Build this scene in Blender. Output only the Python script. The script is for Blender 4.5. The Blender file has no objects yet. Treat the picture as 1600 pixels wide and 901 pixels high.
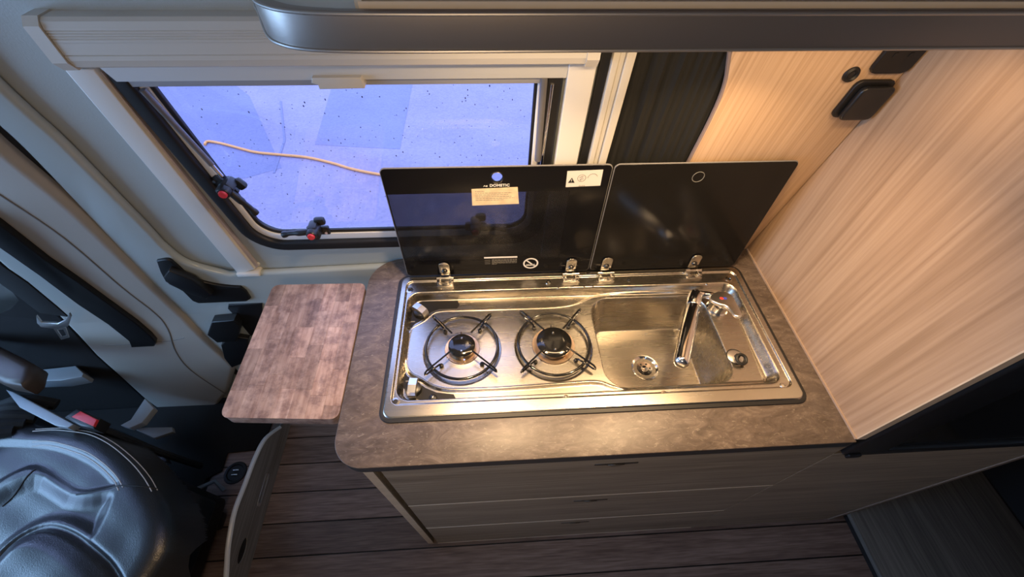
import bpy, bmesh, math, random
import numpy as np
from mathutils import Vector, Matrix

random.seed(7)
S = bpy.context.scene
COL = S.collection
# ------------------------------------------------------------------ camera
cam_d = bpy.data.cameras.new('camera'); cam = bpy.data.objects.new('camera', cam_d); COL.objects.link(cam)
cam_d.sensor_width = 36; cam_d.lens = 14.559; cam_d.clip_start = .02; cam_d.clip_end = 200
cam.location = (0.23513, -0.33379, 0.82701)
cam.rotation_euler = (0.6811069, -0.0168704, -0.0557713)
S.camera = cam
# ------------------------------------------------------------------ world and light
W = bpy.data.worlds.new('sky'); S.world = W; W.use_nodes = True
bgn = W.node_tree.nodes['Background']; bgn.inputs[0].default_value = (.36, .48, 1.0, 1); bgn.inputs[1].default_value = 4.2
S.view_settings.view_transform = 'Standard'; S.view_settings.look = 'None'; S.view_settings.gamma = 1
S.view_settings.use_curve_mapping = False
S.view_settings.exposure = 0.0
WARM = (1.0, .67, .36)
def area(name, loc, target, size, power, color, sy=None, spread=180):
    d = bpy.data.lights.new(name, 'AREA'); d.size = size; d.energy = power; d.color = color
    if sy: d.shape = 'RECTANGLE'; d.size_y = sy
    else: d.shape = 'DISK'
    d.spread = math.radians(spread)
    o = bpy.data.objects.new(name, d); COL.objects.link(o); o.location = loc
    o.rotation_euler = (Vector(target)-Vector(loc)).to_track_quat('-Z', 'Y').to_euler()
    return o
# two small spots under the overhead locker, the warm ceiling lamp of the living area
area('under_locker_fill', (.52, .20, .634), (.52, .20, 0), .75, 2.6, WARM, .03, 170)  # added fill that evens the warm light on blind and wall
for lx in (.20, .62):
    area('under_locker_lamp_light', (lx, .175, .632), (lx+.02, .12, 0), .05, 3.0, WARM, None, 125)
area('ceiling_lamp_light', (.15, -1.0, 1.03), (.3, -.3, -1), .4, 7.5, (1.0, .70, .42))
# daylight entering by the windscreen and the front door glass of the cab
area('windscreen_daylight', (-2.28, -.35, .42), (0, 0, -.5), 1.3, 30, (.34, .66, 1.0), .8)

# ------------------------------------------------------------------ helpers
def link(name, me, mat=None, parent=None, smooth=False):
    o = bpy.data.objects.new(name, me); COL.objects.link(o)
    if mat is not None:
        me.materials.clear(); me.materials.append(mat)
    if parent is not None:
        o.parent = parent
        w = Vector((0, 0, 0)); q = parent
        while q is not None: w += q.location; q = q.parent
        if not parent.get('local'): o.location = -w
    if smooth:
        me.polygons.foreach_set('use_smooth', [True]*len(me.polygons))
        try: me.set_sharp_from_angle(angle=math.radians(40))
        except Exception: pass
    return o
def thing(name, label, cat, loc, group=None, local=False):
    o = bpy.data.objects.new(name, None); COL.objects.link(o); o.location = loc; o.empty_display_size = .05
    o['label'] = label; o['category'] = cat
    if group: o['group'] = group
    if local: o['local'] = True
    return o
def tag(o, label, cat, group=None):
    o['label'] = label; o['category'] = cat
    if group: o['group'] = group
    return o
def struct(o, label=None):
    o['kind'] = 'structure'
    if label: o['label'] = label
    return o
def dup(root, loc, rot=None, label=None, group=None):
    def cp(o, par):
        c = o.copy(); COL.objects.link(c)
        if par is not None: c.parent = par
        for ch in [k for k in o.children]: cp(ch, c)
        return c
    r = cp(root, root.parent); r.location = loc
    if rot is not None: r.rotation_euler = rot
    if label: r['label'] = label
    if group: r['group'] = group
    return r
def recalc(me):
    bm = bmesh.new(); bm.from_mesh(me); bmesh.ops.remove_doubles(bm, verts=bm.verts, dist=1e-5)
    bmesh.ops.recalc_face_normals(bm, faces=bm.faces); bm.to_mesh(me); bm.free(); return me
def mesh(name, v, f, mat, parent=None, smooth=False):
    me = bpy.data.meshes.new(name); me.from_pydata([tuple(map(float, a)) for a in v], [], f); recalc(me)
    return link(name, me, mat, parent, smooth)
def ident(a, b, c): return (a, b, c)
def ext(name, loops, depth, mat, parent=None, bevel=0.0, fn=ident, smooth=True, cut=None, seg=2, base=0.0):
    """flat outline(s) given a real thickness; the first loop is the outline, further ones are holes"""
    cu = bpy.data.curves.new(name, 'CURVE'); cu.dimensions = '2D'; cu.fill_mode = 'BOTH'
    for lp in loops:
        sp = cu.splines.new('POLY'); sp.points.add(len(lp)-1); sp.use_cyclic_u = True
        for q, p in zip(lp, sp.points): p.co = (q[0], q[1], 0, 1)
    cu.extrude = max(depth/2-bevel, 0); cu.bevel_depth = bevel; cu.bevel_resolution = seg; cu.offset = -bevel
    t = bpy.data.objects.new('tmp', cu); me = bpy.data.meshes.new_from_object(t)
    bpy.data.objects.remove(t); bpy.data.curves.remove(cu)
    bm = bmesh.new(); bm.from_mesh(me); bmesh.ops.remove_doubles(bm, verts=bm.verts, dist=1e-5)
    if cut is not None:
        for cc in cut:
            bmesh.ops.bisect_plane(bm, geom=bm.verts[:]+bm.edges[:]+bm.faces[:], plane_co=(0, cc, 0), plane_no=(0, 1, 0))
    for v in bm.verts:
        v.co = Vector(fn(v.co.x, v.co.y, v.co.z+depth/2+base))
    bmesh.ops.recalc_face_normals(bm, faces=bm.faces); bm.to_mesh(me); bm.free(); me.name = name
    return link(name, me, mat, parent, smooth)
def box_bm(bm, c, s, bev=0.0, seg=2):
    r = bmesh.ops.create_cube(bm, size=1); vs = r['verts']
    for v in vs: v.co = Vector((v.co.x*s[0]+c[0], v.co.y*s[1]+c[1], v.co.z*s[2]+c[2]))
    if bev > 0:
        es = list({e for v in vs for e in v.link_edges})
        bmesh.ops.bevel(bm, geom=es, offset=bev, segments=seg, affect='EDGES', profile=.5)
def box(name, lo, hi, mat, parent=None, bev=0.0, seg=2, rot=None):
    bm = bmesh.new(); c = [(a+b)/2 for a, b in zip(lo, hi)]; s = [abs(b-a) for a, b in zip(lo, hi)]
    box_bm(bm, (0, 0, 0) if rot else c, s, bev, seg)
    if rot:
        M = Matrix.Translation(c) @ rot.to_4x4()
        bmesh.ops.transform(bm, matrix=M, verts=bm.verts)
    me = bpy.data.meshes.new(name); bm.to_mesh(me); bm.free()
    return link(name, me, mat, parent, bev > 0)
def tube_data(pts, r, n=10, closed=False, caps=True):
    P = [Vector(p) for p in pts]; m = len(P); V = []; F = []
    rr_ = r if hasattr(r, '__len__') else [r]*m
    up = None
    for i in range(m):
        if closed: t = (P[(i+1) % m]-P[i-1])
        else: t = P[min(i+1, m-1)]-P[max(i-1, 0)]
        t.normalize()
        if up is None:
            up = Vector((0, 0, 1)) if abs(t.z) < .9 else Vector((1, 0, 0))
        up = (up - t*up.dot(t)); up.normalize(); s = t.cross(up)
        for k in range(n):
            a = 2*math.pi*k/n; V.append(P[i]+(up*math.cos(a)+s*math.sin(a))*rr_[i])
    for i in range(m if closed else m-1):
        for k in range(n):
            a = i*n+k; b = i*n+(k+1) % n; c = ((i+1) % m)*n+(k+1) % n; d = ((i+1) % m)*n+k
            F.append((a, b, c, d))
    if caps and not closed:
        F.append(tuple(range(n))); F.append(tuple((m-1)*n+k for k in range(n)))
    return V, F
def tube(name, pts, r, mat, parent=None, n=10, closed=False):
    V, F = tube_data(pts, r, n, closed); return mesh(name, V, F, mat, parent, True)
def join(parts):
    V = []; F = []
    for v, f in parts:
        o = len(V); V += list(v); F += [tuple(i+o for i in q) for q in f]
    return V, F
def smooth_line(pts, n=8):
    P = [Vector(p) if len(p) == 3 else Vector((p[0], p[1], 0)) for p in pts]; out = []
    for i in range(len(P)-1):
        a = P[max(i-1, 0)]; b = P[i]; c = P[i+1]; d = P[min(i+2, len(P)-1)]
        for k in range(n):
            t = k/n
            out.append(.5*((2*b)+(c-a)*t+(2*a-5*b+4*c-d)*t*t+(3*b-a-3*c+d)*t**3))
    out.append(P[-1]); return out
def s2(pts, n=6): return [(p.x, p.y) for p in smooth_line(pts, n)]
def lathe_data(prof, c=(0, 0, 0), n=40, axis=Matrix.Identity(3)):
    V = []; F = []; m = len(prof)
    for (r, z) in prof:
        for k in range(n):
            a = 2*math.pi*k/n; V.append(Vector(c)+axis @ Vector((r*math.cos(a), r*math.sin(a), z)))
    for i in range(m-1):
        for k in range(n):
            F.append((i*n+k, i*n+(k+1) % n, (i+1)*n+(k+1) % n, (i+1)*n+k))
    return V, F
def lathe(name, prof, c, mat, parent=None, n=40, axis=Matrix.Identity(3)):
    V, F = lathe_data(prof, c, n, axis); return mesh(name, V, F, mat, parent, True)
def rr(x0, y0, x1, y1, r, n=8):
    if not hasattr(r, '__len__'): r = [r]*4      # order: bottom left, bottom right, top right, top left
    out = []
    for (cx, cy, a0, q) in ((x0+r[0], y0+r[0], 180, r[0]), (x1-r[1], y0+r[1], 270, r[1]), (x1-r[2], y1-r[2], 0, r[2]), (x0+r[3], y1-r[3], 90, r[3])):
        if q < 1e-6: out.append((cx, cy)); continue
        for k in range(n+1):
            a = math.radians(a0+90*k/n); out.append((cx+q*math.cos(a), cy+q*math.sin(a)))
    return out
def circ(cx, cy, r, n=32): return [(cx+r*math.cos(2*math.pi*k/n), cy+r*math.sin(2*math.pi*k/n)) for k in range(n)]
def chaikin(p, it=2):
    for _ in range(it):
        q = []
        for i in range(len(p)):
            a = p[i]; b = p[(i+1) % len(p)]
            q += [(a[0]*.75+b[0]*.25, a[1]*.75+b[1]*.25), (a[0]*.25+b[0]*.75, a[1]*.25+b[1]*.75)]
        p = q
    return p
# the side of the van leans in towards the roof: y of its inner face at height z
def wy(z): return .46-.145*z if z > -.25 else .49625-.0725*(z+.25)
def on_wall(off=0.0): return lambda a, b, c: (a, wy(b)-off-c, b)
CUTS = (-.25,)

# ------------------------------------------------------------------ materials
def new_mat(name):
    m = bpy.data.materials.new(name); m.use_nodes = True; return m, m.node_tree.nodes, m.node_tree.links, m.node_tree.nodes['Principled BSDF']
def plain(name, col, rough=.5, metal=0.0, bump=0.0, bscale=200, coat=0.0, spec=.5, vary=0.0, vscale=6):
    m, N, L, b = new_mat(name)
    b.inputs['Base Color'].default_value = (*col, 1); b.inputs['Roughness'].default_value = rough; b.inputs['Metallic'].default_value = metal
    b.inputs['Coat Weight'].default_value = coat; b.inputs['Specular IOR Level'].default_value = spec
    tc = N.new('ShaderNodeTexCoord')
    if bump:
        n = N.new('ShaderNodeTexNoise'); n.inputs['Scale'].default_value = bscale; L.new(tc.outputs['Object'], n.inputs['Vector'])
        bp = N.new('ShaderNodeBump'); bp.inputs['Strength'].default_value = bump; bp.inputs['Distance'].default_value = .002
        L.new(n.outputs['Fac'], bp.inputs['Height']); L.new(bp.outputs[0], b.inputs['Normal'])
    if vary:
        n = N.new('ShaderNodeTexNoise'); n.inputs['Scale'].default_value = vscale; n.inputs['Detail'].default_value = 5; L.new(tc.outputs['Object'], n.inputs['Vector'])
        r = N.new('ShaderNodeValToRGB'); r.color_ramp.elements[0].position = .3; r.color_ramp.elements[1].position = .7
        r.color_ramp.elements[0].color = (*[c*(1-vary) for c in col], 1); r.color_ramp.elements[1].color = (*[min(1, c*(1+vary)) for c in col], 1)
        L.new(n.outputs['Fac'], r.inputs[0]); L.new(r.outputs[0], b.inputs['Base Color'])
    return m
def grain(name, dark, mid, light, sc, rough=.45, fine=7.0, rand=False, bump=.15, coat=0.0, dist=.6):
    """wood: long soft streaks plus fine pores along one axis"""
    m, N, L, b = new_mat(name); tc = N.new('ShaderNodeTexCoord'); src = tc.outputs['Object']
    if rand:
        oi = N.new('ShaderNodeObjectInfo'); ml = N.new('ShaderNodeMath'); ml.operation = 'MULTIPLY'; ml.inputs[1].default_value = 37
        L.new(oi.outputs['Random'], ml.inputs[0]); va = N.new('ShaderNodeVectorMath'); va.operation = 'ADD'
        L.new(src, va.inputs[0]); L.new(ml.outputs[0], va.inputs[1]); src = va.outputs[0]
    def noise(s, det, d):
        mp = N.new('ShaderNodeMapping'); mp.inputs['Scale'].default_value = s; L.new(src, mp.inputs['Vector'])
        n = N.new('ShaderNodeTexNoise'); n.inputs['Scale'].default_value = 1; n.inputs['Detail'].default_value = det; n.inputs['Distortion'].default_value = d
        L.new(mp.outputs[0], n.inputs['Vector']); return n.outputs['Fac']
    a = noise(sc, 4, dist); f = noise([c*fine for c in sc], 3, .2)
    mx = N.new('ShaderNodeMath'); mx.operation = 'MULTIPLY_ADD'; mx.inputs[1].default_value = .62; L.new(f, mx.inputs[0])
    m2 = N.new('ShaderNodeMath'); m2.operation = 'MULTIPLY'; m2.inputs[1].default_value = .45; L.new(a, m2.inputs[0]); L.new(m2.outputs[0], mx.inputs[2])
    r = N.new('ShaderNodeValToRGB'); e = r.color_ramp.elements
    e[0].position = .38; e[0].color = (*dark, 1); e[1].position = .68; e[1].color = (*light, 1)
    k = e.new(.53); k.color = (*mid, 1)
    L.new(mx.outputs[0], r.inputs[0])
    out = r.outputs[0]
    if rand:
        hs = N.new('ShaderNodeHueSaturation'); mr = N.new('ShaderNodeMapRange'); mr.inputs['To Min'].default_value = .70; mr.inputs['To Max'].default_value = 1.18
        L.new(oi.outputs['Random'], mr.inputs['Value']); L.new(mr.outputs[0], hs.inputs['Value']); L.new(out, hs.inputs['Color']); out = hs.outputs[0]
    L.new(out, b.inputs['Base Color']); b.inputs['Roughness'].default_value = rough; b.inputs['Coat Weight'].default_value = coat
    bp = N.new('ShaderNodeBump'); bp.inputs['Strength'].default_value = bump; bp.inputs['Distance'].default_value = .001
    L.new(f, bp.inputs['Height']); L.new(bp.outputs[0], b.inputs['Normal'])
    return m
def steel(name, col, rough, sc=(3, 260, 260), bump=.06, metal=1.0):
    m, N, L, b = new_mat(name); tc = N.new('ShaderNodeTexCoord'); mp = N.new('ShaderNodeMapping'); mp.inputs['Scale'].default_value = sc
    L.new(tc.outputs['Object'], mp.inputs['Vector']); n = N.new('ShaderNodeTexNoise'); n.inputs['Scale'].default_value = 1; n.inputs['Detail'].default_value = 4
    L.new(mp.outputs[0], n.inputs['Vector'])
    mr = N.new('ShaderNodeMapRange'); mr.inputs['To Min'].default_value = rough*.94; mr.inputs['To Max'].default_value = rough*1.08
    L.new(n.outputs['Fac'], mr.inputs['Value']); L.new(mr.outputs[0], b.inputs['Roughness'])
    b.inputs['Base Color'].default_value = (*col, 1); b.inputs['Metallic'].default_value = metal
    bp = N.new('ShaderNodeBump'); bp.inputs['Strength'].default_value = bump; bp.inputs['Distance'].default_value = .0006
    L.new(n.outputs['Fac'], bp.inputs['Height']); L.new(bp.outputs[0], b.inputs['Normal'])
    return m

CREAM = plain('cream_plastic', (.56, .54, .49), .42, bump=.03)
ALU = plain('white_aluminium', (.68, .67, .64), .35)
WALLM = plain('wall_lining', (.40, .43, .42), .55, bump=.12, bscale=350)
GLOSSP = plain('door_plastic', (.39, .43, .425), .16, spec=.5)
PILLARM = plain('pillar_plastic', (.40, .38, .345), .55, bump=.08, bscale=500)
SEAM = plain('seam_grey', (.16, .155, .15), .6)
BLACKP = plain('black_plastic', (.006, .006, .0065), .45, bump=.05, bscale=600)
RUBBER = plain('black_rubber', (.010, .010, .011), .5)
SATIN = plain('satin_dark_plastic', (.010, .0105, .012), .35)
CARPET = plain('cab_carpet', (.004, .004, .005), .95, bump=.5, bscale=900)
FABRIC = plain('curtain_fabric', (.0035, .004, .004), .85, bump=.3, bscale=900)
LEATHER = plain('black_leather', (.014, .015, .017), .30, bump=.25, bscale=420, spec=.6)
THREAD = plain('stitching_thread', (.45, .43, .40), .7)
WHITEP = plain('white_print', (.70, .69, .66), .5)
GREYP = plain('grey_print', (.16, .15, .13), .5)
INK = plain('ink', (.008, .008, .008), .5)
RED = plain('red_plastic', (.55, .03, .035), .35)
REDDOT = plain('red_mark', (.8, .07, .06), .35)
BLUEDOT = plain('blue_mark', (.06, .08, .5), .35)
GREYMET = steel('brushed_grey_rail', (.34, .30, .265), .40, (2, 240, 240), .08, metal=.8)
STEEL = steel('brushed_steel', (.49, .455, .395), .27, (6, 90, 90), 0.0)
STEELD = steel('basin_steel', (.5, .465, .41), .30, (30, 30, 30), 0.0)
HINGE = steel('hinge_steel', (.62, .59, .54), .2, (60, 60, 60), .02)
CHROME = plain('chrome', (.84, .84, .84), .10, 1.0)
CHROMED = plain('lever_chrome', (.74, .72, .70), .34, 1.0)
ENAMEL = plain('black_enamel', (.008, .008, .008), .1, spec=.6)
KNOBM = steel('knob_metal', (.72, .71, .69), .3, (200, 30, 30))
BRASSY = plain('heated_steel', (.60, .45, .33), .3, 1.0, vary=.25, vscale=30)
PANELW = grain('pale_oak_upright', (.29, .19, .118), (.37, .25, .162), (.44, .31, .207), (20, 20, .5), .42, fine=6, dist=.25)
PANELB = grain('back_panel_oak', (.43, .28, .165), (.53, .36, .225), (.62, .44, .29), (45, 0, .6), .42, fine=5, dist=.1)
DRAWERW = grain('drawer_oak', (.185, .15, .11), (.26, .215, .16), (.34, .285, .215), (.8, 22, 22), .40)
STEPW = grain('grey_elm', (.08, .076, .07), (.115, .11, .10), (.155, .148, .135), (22, .9, 22), .5)
FLOORW = grain('floor_oak', (.13, .088, .075), (.20, .142, .122), (.28, .21, .185), (2.2, 34, 34), .42, fine=5, rand=True, bump=.5)
PLYW = plain('pale_edge_wood', (.55, .44, .32), .5, vary=.1, vscale=30)
FLAPW = grain('flap_grey_wood', (.15, .135, .125), (.22, .20, .185), (.30, .275, .25), (25, .9, 25), .45)
BLOCKW = grain('butcher_block', (.28, .175, .135), (.40, .275, .22), (.50, .365, .30), (30, 3.5, 30), .45, fine=4, rand=True, bump=.1, dist=1.2)
# worktop: brown-grey slate laminate with pale flecks
m, N, L, b = new_mat('slate_laminate'); WORK = m
tc = N.new('ShaderNodeTexCoord'); mp = N.new('ShaderNodeMapping'); mp.inputs['Scale'].default_value = (1, 2.2, 1); L.new(tc.outputs['Object'], mp.inputs['Vector'])
n1 = N.new('ShaderNodeTexNoise'); n1.inputs['Scale'].default_value = 14; n1.inputs['Detail'].default_value = 9; n1.inputs['Roughness'].default_value = .72; n1.inputs['Distortion'].default_value = 1.4
L.new(mp.outputs[0], n1.inputs['Vector'])
r1 = N.new('ShaderNodeValToRGB'); e = r1.color_ramp.elements; e[0].position = .36; e[0].color = (.065, .049, .040, 1); e[1].position = .66; e[1].color = (.17, .135, .113, 1)
k = e.new(.52); k.color = (.108, .083, .069, 1); L.new(n1.outputs['Fac'], r1.inputs[0])
n2 = N.new('ShaderNodeTexNoise'); n2.inputs['Scale'].default_value = 55; n2.inputs['Detail'].default_value = 6; n2.inputs['Distortion'].default_value = 2.2; L.new(mp.outputs[0], n2.inputs['Vector'])
r2 = N.new('ShaderNodeValToRGB'); e = r2.color_ramp.elements; e[0].position = .60; e[0].color = (0, 0, 0, 1); e[1].position = .72; e[1].color = (.5, .5, .5, 1); L.new(n2.outputs['Fac'], r2.inputs[0])
mxw = N.new('ShaderNodeMixRGB'); mxw.inputs[2].default_value = (.30, .26, .215, 1); L.new(r2.outputs[0], mxw.inputs[0]); L.new(r1.outputs[0], mxw.inputs[1])
L.new(mxw.outputs[0], b.inputs['Base Color']); b.inputs['Roughness'].default_value = .40
bp = N.new('ShaderNodeBump'); bp.inputs['Strength'].default_value = .12; bp.inputs['Distance'].default_value = .001; L.new(n2.outputs['Fac'], bp.inputs['Height']); L.new(bp.outputs[0], b.inputs['Normal'])
# stains on the board
n3 = BLOCKW.node_tree; b3 = n3.nodes['Principled BSDF']; srcl = b3.inputs['Base Color'].links[0].from_socket
tc3 = n3.nodes.new('ShaderNodeTexCoord'); ns = n3.nodes.new('ShaderNodeTexNoise'); ns.inputs['Scale'].default_value = 28; ns.inputs['Detail'].default_value = 7; ns.inputs['Roughness'].default_value = .7
n3.links.new(tc3.outputs['Object'], ns.inputs['Vector'])
rs = n3.nodes.new('ShaderNodeValToRGB'); e = rs.color_ramp.elements; e[0].position = .38; e[0].color = (.42, .38, .42, 1); e[1].position = .56; e[1].color = (1.08, 1.08, 1.08, 1); n3.links.new(ns.outputs['Fac'], rs.inputs[0])
mm = n3.nodes.new('ShaderNodeMixRGB'); mm.blend_type = 'MULTIPLY'; mm.inputs[0].default_value = .75; n3.links.new(srcl, mm.inputs[1]); n3.links.new(rs.outputs[0], mm.inputs[2]); n3.links.new(mm.outputs[0], b3.inputs['Base Color'])
# asphalt, wet and pale under the sky
def asphalt(name, c0, c1):
    m, N, L, b = new_mat(name); tc = N.new('ShaderNodeTexCoord')
    a = N.new('ShaderNodeTexNoise'); a.inputs['Scale'].default_value = 1.6; a.inputs['Detail'].default_value = 8; L.new(tc.outputs['Object'], a.inputs['Vector'])
    f = N.new('ShaderNodeTexNoise'); f.inputs['Scale'].default_value = 45; f.inputs['Detail'].default_value = 4; L.new(tc.outputs['Object'], f.inputs['Vector'])
    ad = N.new('ShaderNodeMath'); ad.operation = 'MULTIPLY_ADD'; ad.inputs[1].default_value = .5; L.new(f.outputs['Fac'], ad.inputs[0])
    h = N.new('ShaderNodeMath'); h.operation = 'MULTIPLY'; h.inputs[1].default_value = .5; L.new(a.outputs['Fac'], h.inputs[0]); L.new(h.outputs[0], ad.inputs[2])
    r = N.new('ShaderNodeValToRGB'); r.color_ramp.elements[0].position = .36; r.color_ramp.elements[0].color = (*c0, 1); r.color_ramp.elements[1].position = .62; r.color_ramp.elements[1].color = (*c1, 1)
    L.new(ad.outputs[0], r.inputs[0]); L.new(r.outputs[0], b.inputs['Base Color']); b.inputs['Roughness'].default_value = .55
    bp = N.new('ShaderNodeBump'); bp.inputs['Strength'].default_value = .35; bp.inputs['Distance'].default_value = .01; L.new(f.outputs['Fac'], bp.inputs['Height']); L.new(bp.outputs[0], b.inputs['Normal'])
    return m
ASPH = asphalt('wet_asphalt', (.215, .185, .265), (.295, .25, .335)); ASPH2 = asphalt('asphalt_repair', (.155, .15, .25), (.20, .195, .30))
ROPE = plain('orange_cord', (.85, .36, .09), .5)
def clear(name, tint, refl, rough=0.0):
    m, N, L, b = new_mat(name); N.remove(b); out = N['Material Output']
    t = N.new('ShaderNodeBsdfTransparent'); t.inputs[0].default_value = (*tint, 1); g = N.new('ShaderNodeBsdfGlossy'); g.inputs['Roughness'].default_value = rough; g.inputs[0].default_value = (1, 1, 1, 1)
    fr = N.new('ShaderNodeFresnel'); fr.inputs[0].default_value = 1.45; ml = N.new('ShaderNodeMath'); ml.operation = 'MULTIPLY'; ml.inputs[1].default_value = refl; L.new(fr.outputs[0], ml.inputs[0])
    mx = N.new('ShaderNodeMixShader'); L.new(ml.outputs[0], mx.inputs[0]); L.new(t.outputs[0], mx.inputs[1]); L.new(g.outputs[0], mx.inputs[2]); L.new(mx.outputs[0], out.inputs['Surface'])
    return m
PANE = clear('window_pane', (.96, .97, .98), .2)
# smoked lid glass: solid black borders, a field of printed dots between them
m, N, L, b = new_mat('smoked_dotted_glass'); SMOKE = m; N.remove(b); out = N['Material Output']
tc = N.new('ShaderNodeTexCoord'); sx = N.new('ShaderNodeSeparateXYZ'); L.new(tc.outputs['Object'], sx.inputs[0])
def math_(op, a, bv, c=None):
    q = N.new('ShaderNodeMath'); q.operation = op
    for i, v in enumerate((a, bv, c)):
        if v is None: continue
        if isinstance(v, (int, float)): q.inputs[i].default_value = v
        else: L.new(v, q.inputs[i])
    return q.outputs[0]
band = math_('MULTIPLY', math_('GREATER_THAN', sx.outputs[2], .062), math_('LESS_THAN', sx.outputs[2], .272))
band = math_('MULTIPLY', band, math_('LESS_THAN', sx.outputs[0], .408))
dots = math_('MULTIPLY', math_('SINE', math_('MULTIPLY', sx.outputs[0], 1500), 0), math_('SINE', math_('MULTIPLY', sx.outputs[2], 1500), 0))
dots = math_('GREATER_THAN', dots, -.05)
see = math_('MULTIPLY', band, math_('MULTIPLY_ADD', dots, .30, .14))
cmb = N.new('ShaderNodeCombineXYZ'); [L.new(see, cmb.inputs[i]) for i in range(3)]
t = N.new('ShaderNodeBsdfTransparent'); L.new(cmb.outputs[0], t.inputs[0])
g = N.new('ShaderNodeBsdfGlossy'); g.inputs['Roughness'].default_value = .12
df = N.new('ShaderNodeBsdfDiffuse'); df.inputs[0].default_value = (.006, .006, .007, 1)
ash = N.new('ShaderNodeAddShader'); L.new(t.outputs[0], ash.inputs[0]); L.new(df.outputs[0], ash.inputs[1])
fr = N.new('ShaderNodeFresnel'); fr.inputs[0].default_value = 1.28
mx = N.new('ShaderNodeMixShader'); L.new(fr.outputs[0], mx.inputs[0]); L.new(ash.outputs[0], mx.inputs[1]); L.new(g.outputs[0], mx.inputs[2]); L.new(mx.outputs[0], out.inputs['Surface'])
BGLASS = plain('black_glass', (.008, .0075, .007), .16, spec=.22)
LABEL = plain('label_foil', (.62, .50, .33), .4, vary=.15, vscale=60)

# ------------------------------------------------------------------ the van's shell
WOPEN = rr(-.35, .07, .352, .57, .075)
CABW = [(-2.25, -.16), (-1.34, -.16), (-1.22, .0), (-1.22, .55), (-2.25, .55)]
struct(ext('wall_back', [[(-2.4, -1.0), (2.4, -1.0), (2.4, 1.06), (-2.4, 1.06)], WOPEN, CABW], .035, WALLM, None, 0, lambda a, b, c: (a, wy(b)+c, b), False, CUTS), 'pale leaning side wall of the van around the window')
struct(box('wall_front', (-2.4, -1.56, -1.0), (2.4, -1.5, 1.06), DRAWERW))
struct(box('wall_right', (2.4, -1.5, -1.0), (2.46, .55, 1.06), WALLM))
struct(box('trim_6', (2.19, -1.4, -1.0), (2.22, .50, -.25), CARPET), 'black panel added to fill the dark beyond the grey platform')  # black sheet added so the space beyond the platform looks dark
struct(ext('wall_left', [[(-1.5, -1.0), (.55, -1.0), (.55, 1.06), (-1.5, 1.06)], rr(-1.35, -.1, .25, .92, .08)], .05, WALLM, None, 0, lambda a, b, c: (-2.4-c, a, b), False))
struct(box('ceiling', (-2.46, -1.56, 1.06), (2.46, .56, 1.1), CREAM))
fl = struct(box('floor', (-2.46, -1.56, -1.06), (2.46, .6, -1.005), RUBBER), 'brown grey plank floor of the van')
pr = None
y = .456
while y > -1.3:
    if pr is None:
        pr = box('plank', (-.94, y-.1062, -1.006), (2.38, y, -1.0), FLOORW, fl, .0008, 1); y0p = y
    else:
        c = pr.copy(); COL.objects.link(c); c.parent = fl; c.location = pr.location + Vector((0, y-y0p, 0))
    y -= .1106
gr = struct(box('ground', (-14, .75, -1.56), (14, 16, -1.5), ASPH), 'wet grey asphalt outside the window')
for pts in ([(-6.602,9.022),(-2.440,4.478),(-1.686,3.083),(-1.955,2.935),(-2.310,2.909),(-3.498,4.355),(-6.923,8.652)], [(-2.908,9.901),(-1.055,9.936),(-0.632,4.756),(-0.626,3.358),(-1.134,3.418),(-1.473,3.462),(-1.576,4.774)]):
    ext('asphalt_patch', [pts], .0015, ASPH2, gr, 0, lambda a, b, c: (a, b, -1.5+c), False)
cp = [(-2.529,3.476),(-2.521,3.532),(-2.384,3.494),(-2.190,3.410),(-1.993,3.328),(-1.738,3.277),(-1.485,3.227),(-1.224,3.125),(-1.028,3.028),(-0.781,2.941),(-0.483,2.873),(-0.129,2.749),(0.213,2.646)]
tag(tube('cord', smooth_line([(a, b, -1.488) for a, b in cp], 5), .012, ROPE), 'thin orange cord lying on the wet asphalt outside', 'cord')
gi = ext('crack', [[(-2.07, 4.35), (-2.05, 4.35), (-1.78, 3.55), (-1.72, 3.0), (-1.74, 3.0), (-1.80, 3.55)]], .004, ASPH2, gr, 0, lambda a, b, c: (a, b, -1.5+c), False)

# ------------------------------------------------------------------ window
w1 = bpy.data.objects.new('window_1', None); COL.objects.link(w1); w1.location = (0, wy(.05), .05); struct(w1, 'hinged camper window with rounded corners and rain drops')
def ring(name, o, i, r0, r1, depth, mat, off, bevel=.002, base=0.0):
    return ext(name, [rr(*o, r0, 10), rr(*i, r1, 10)], depth, mat, w1, bevel, on_wall(off))
ring('outer_seal', (-.366, .052, .368, .585), (-.336, .084, .338, .575), .085, .06, .016, RUBBER, -.004, .006)
ring('frame_strip', (-.337, .083, .339, .576), (-.322, .106, .326, .560), .061, .05, .012, plain('frame_white', (.82, .83, .84), .35), -.012, .002)
ring('inner_seal', (-.323, .105, .327, .561), (-.314, .116, .320, .55), .051, .045, .010, RUBBER, -.012, .003)
ring('sill_lining', (-.356, .064, .358, .59), (-.340, .080, .342, .572), .078, .064, .03, BLACKP, -.04, 0)
ext('pane', [rr(-.318, .112, .322, .57, .045)], .003, PANE, w1, 0, on_wall(-.016), False)
# rain drops on the outside of the pane
dv = []; 
for i in range(420):
    a = random.uniform(-.31, .31); bz = random.uniform(.13, .51); r = random.choice((.0008, .0010, .0013, .0006, .0005))
    prof = [(r, 0), (r*.8, r*.35), (r*.4, r*.6), (.00001, r*.7)]
    V, F = lathe_data(prof, (0, 0, 0), 6)
    st = random.choice((1, 1, 1.8))
    V = [Vector((a+v.x, wy(bz+v.y*st)+.019+v.z, bz+v.y*st)) for v in V]; dv.append((V, F))
V, F = join(dv); o = mesh('rain_drops', V, F, plain('water_drops', (.10, .11, .2), .08), w1, True); o['kind'] = 'stuff'
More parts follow.
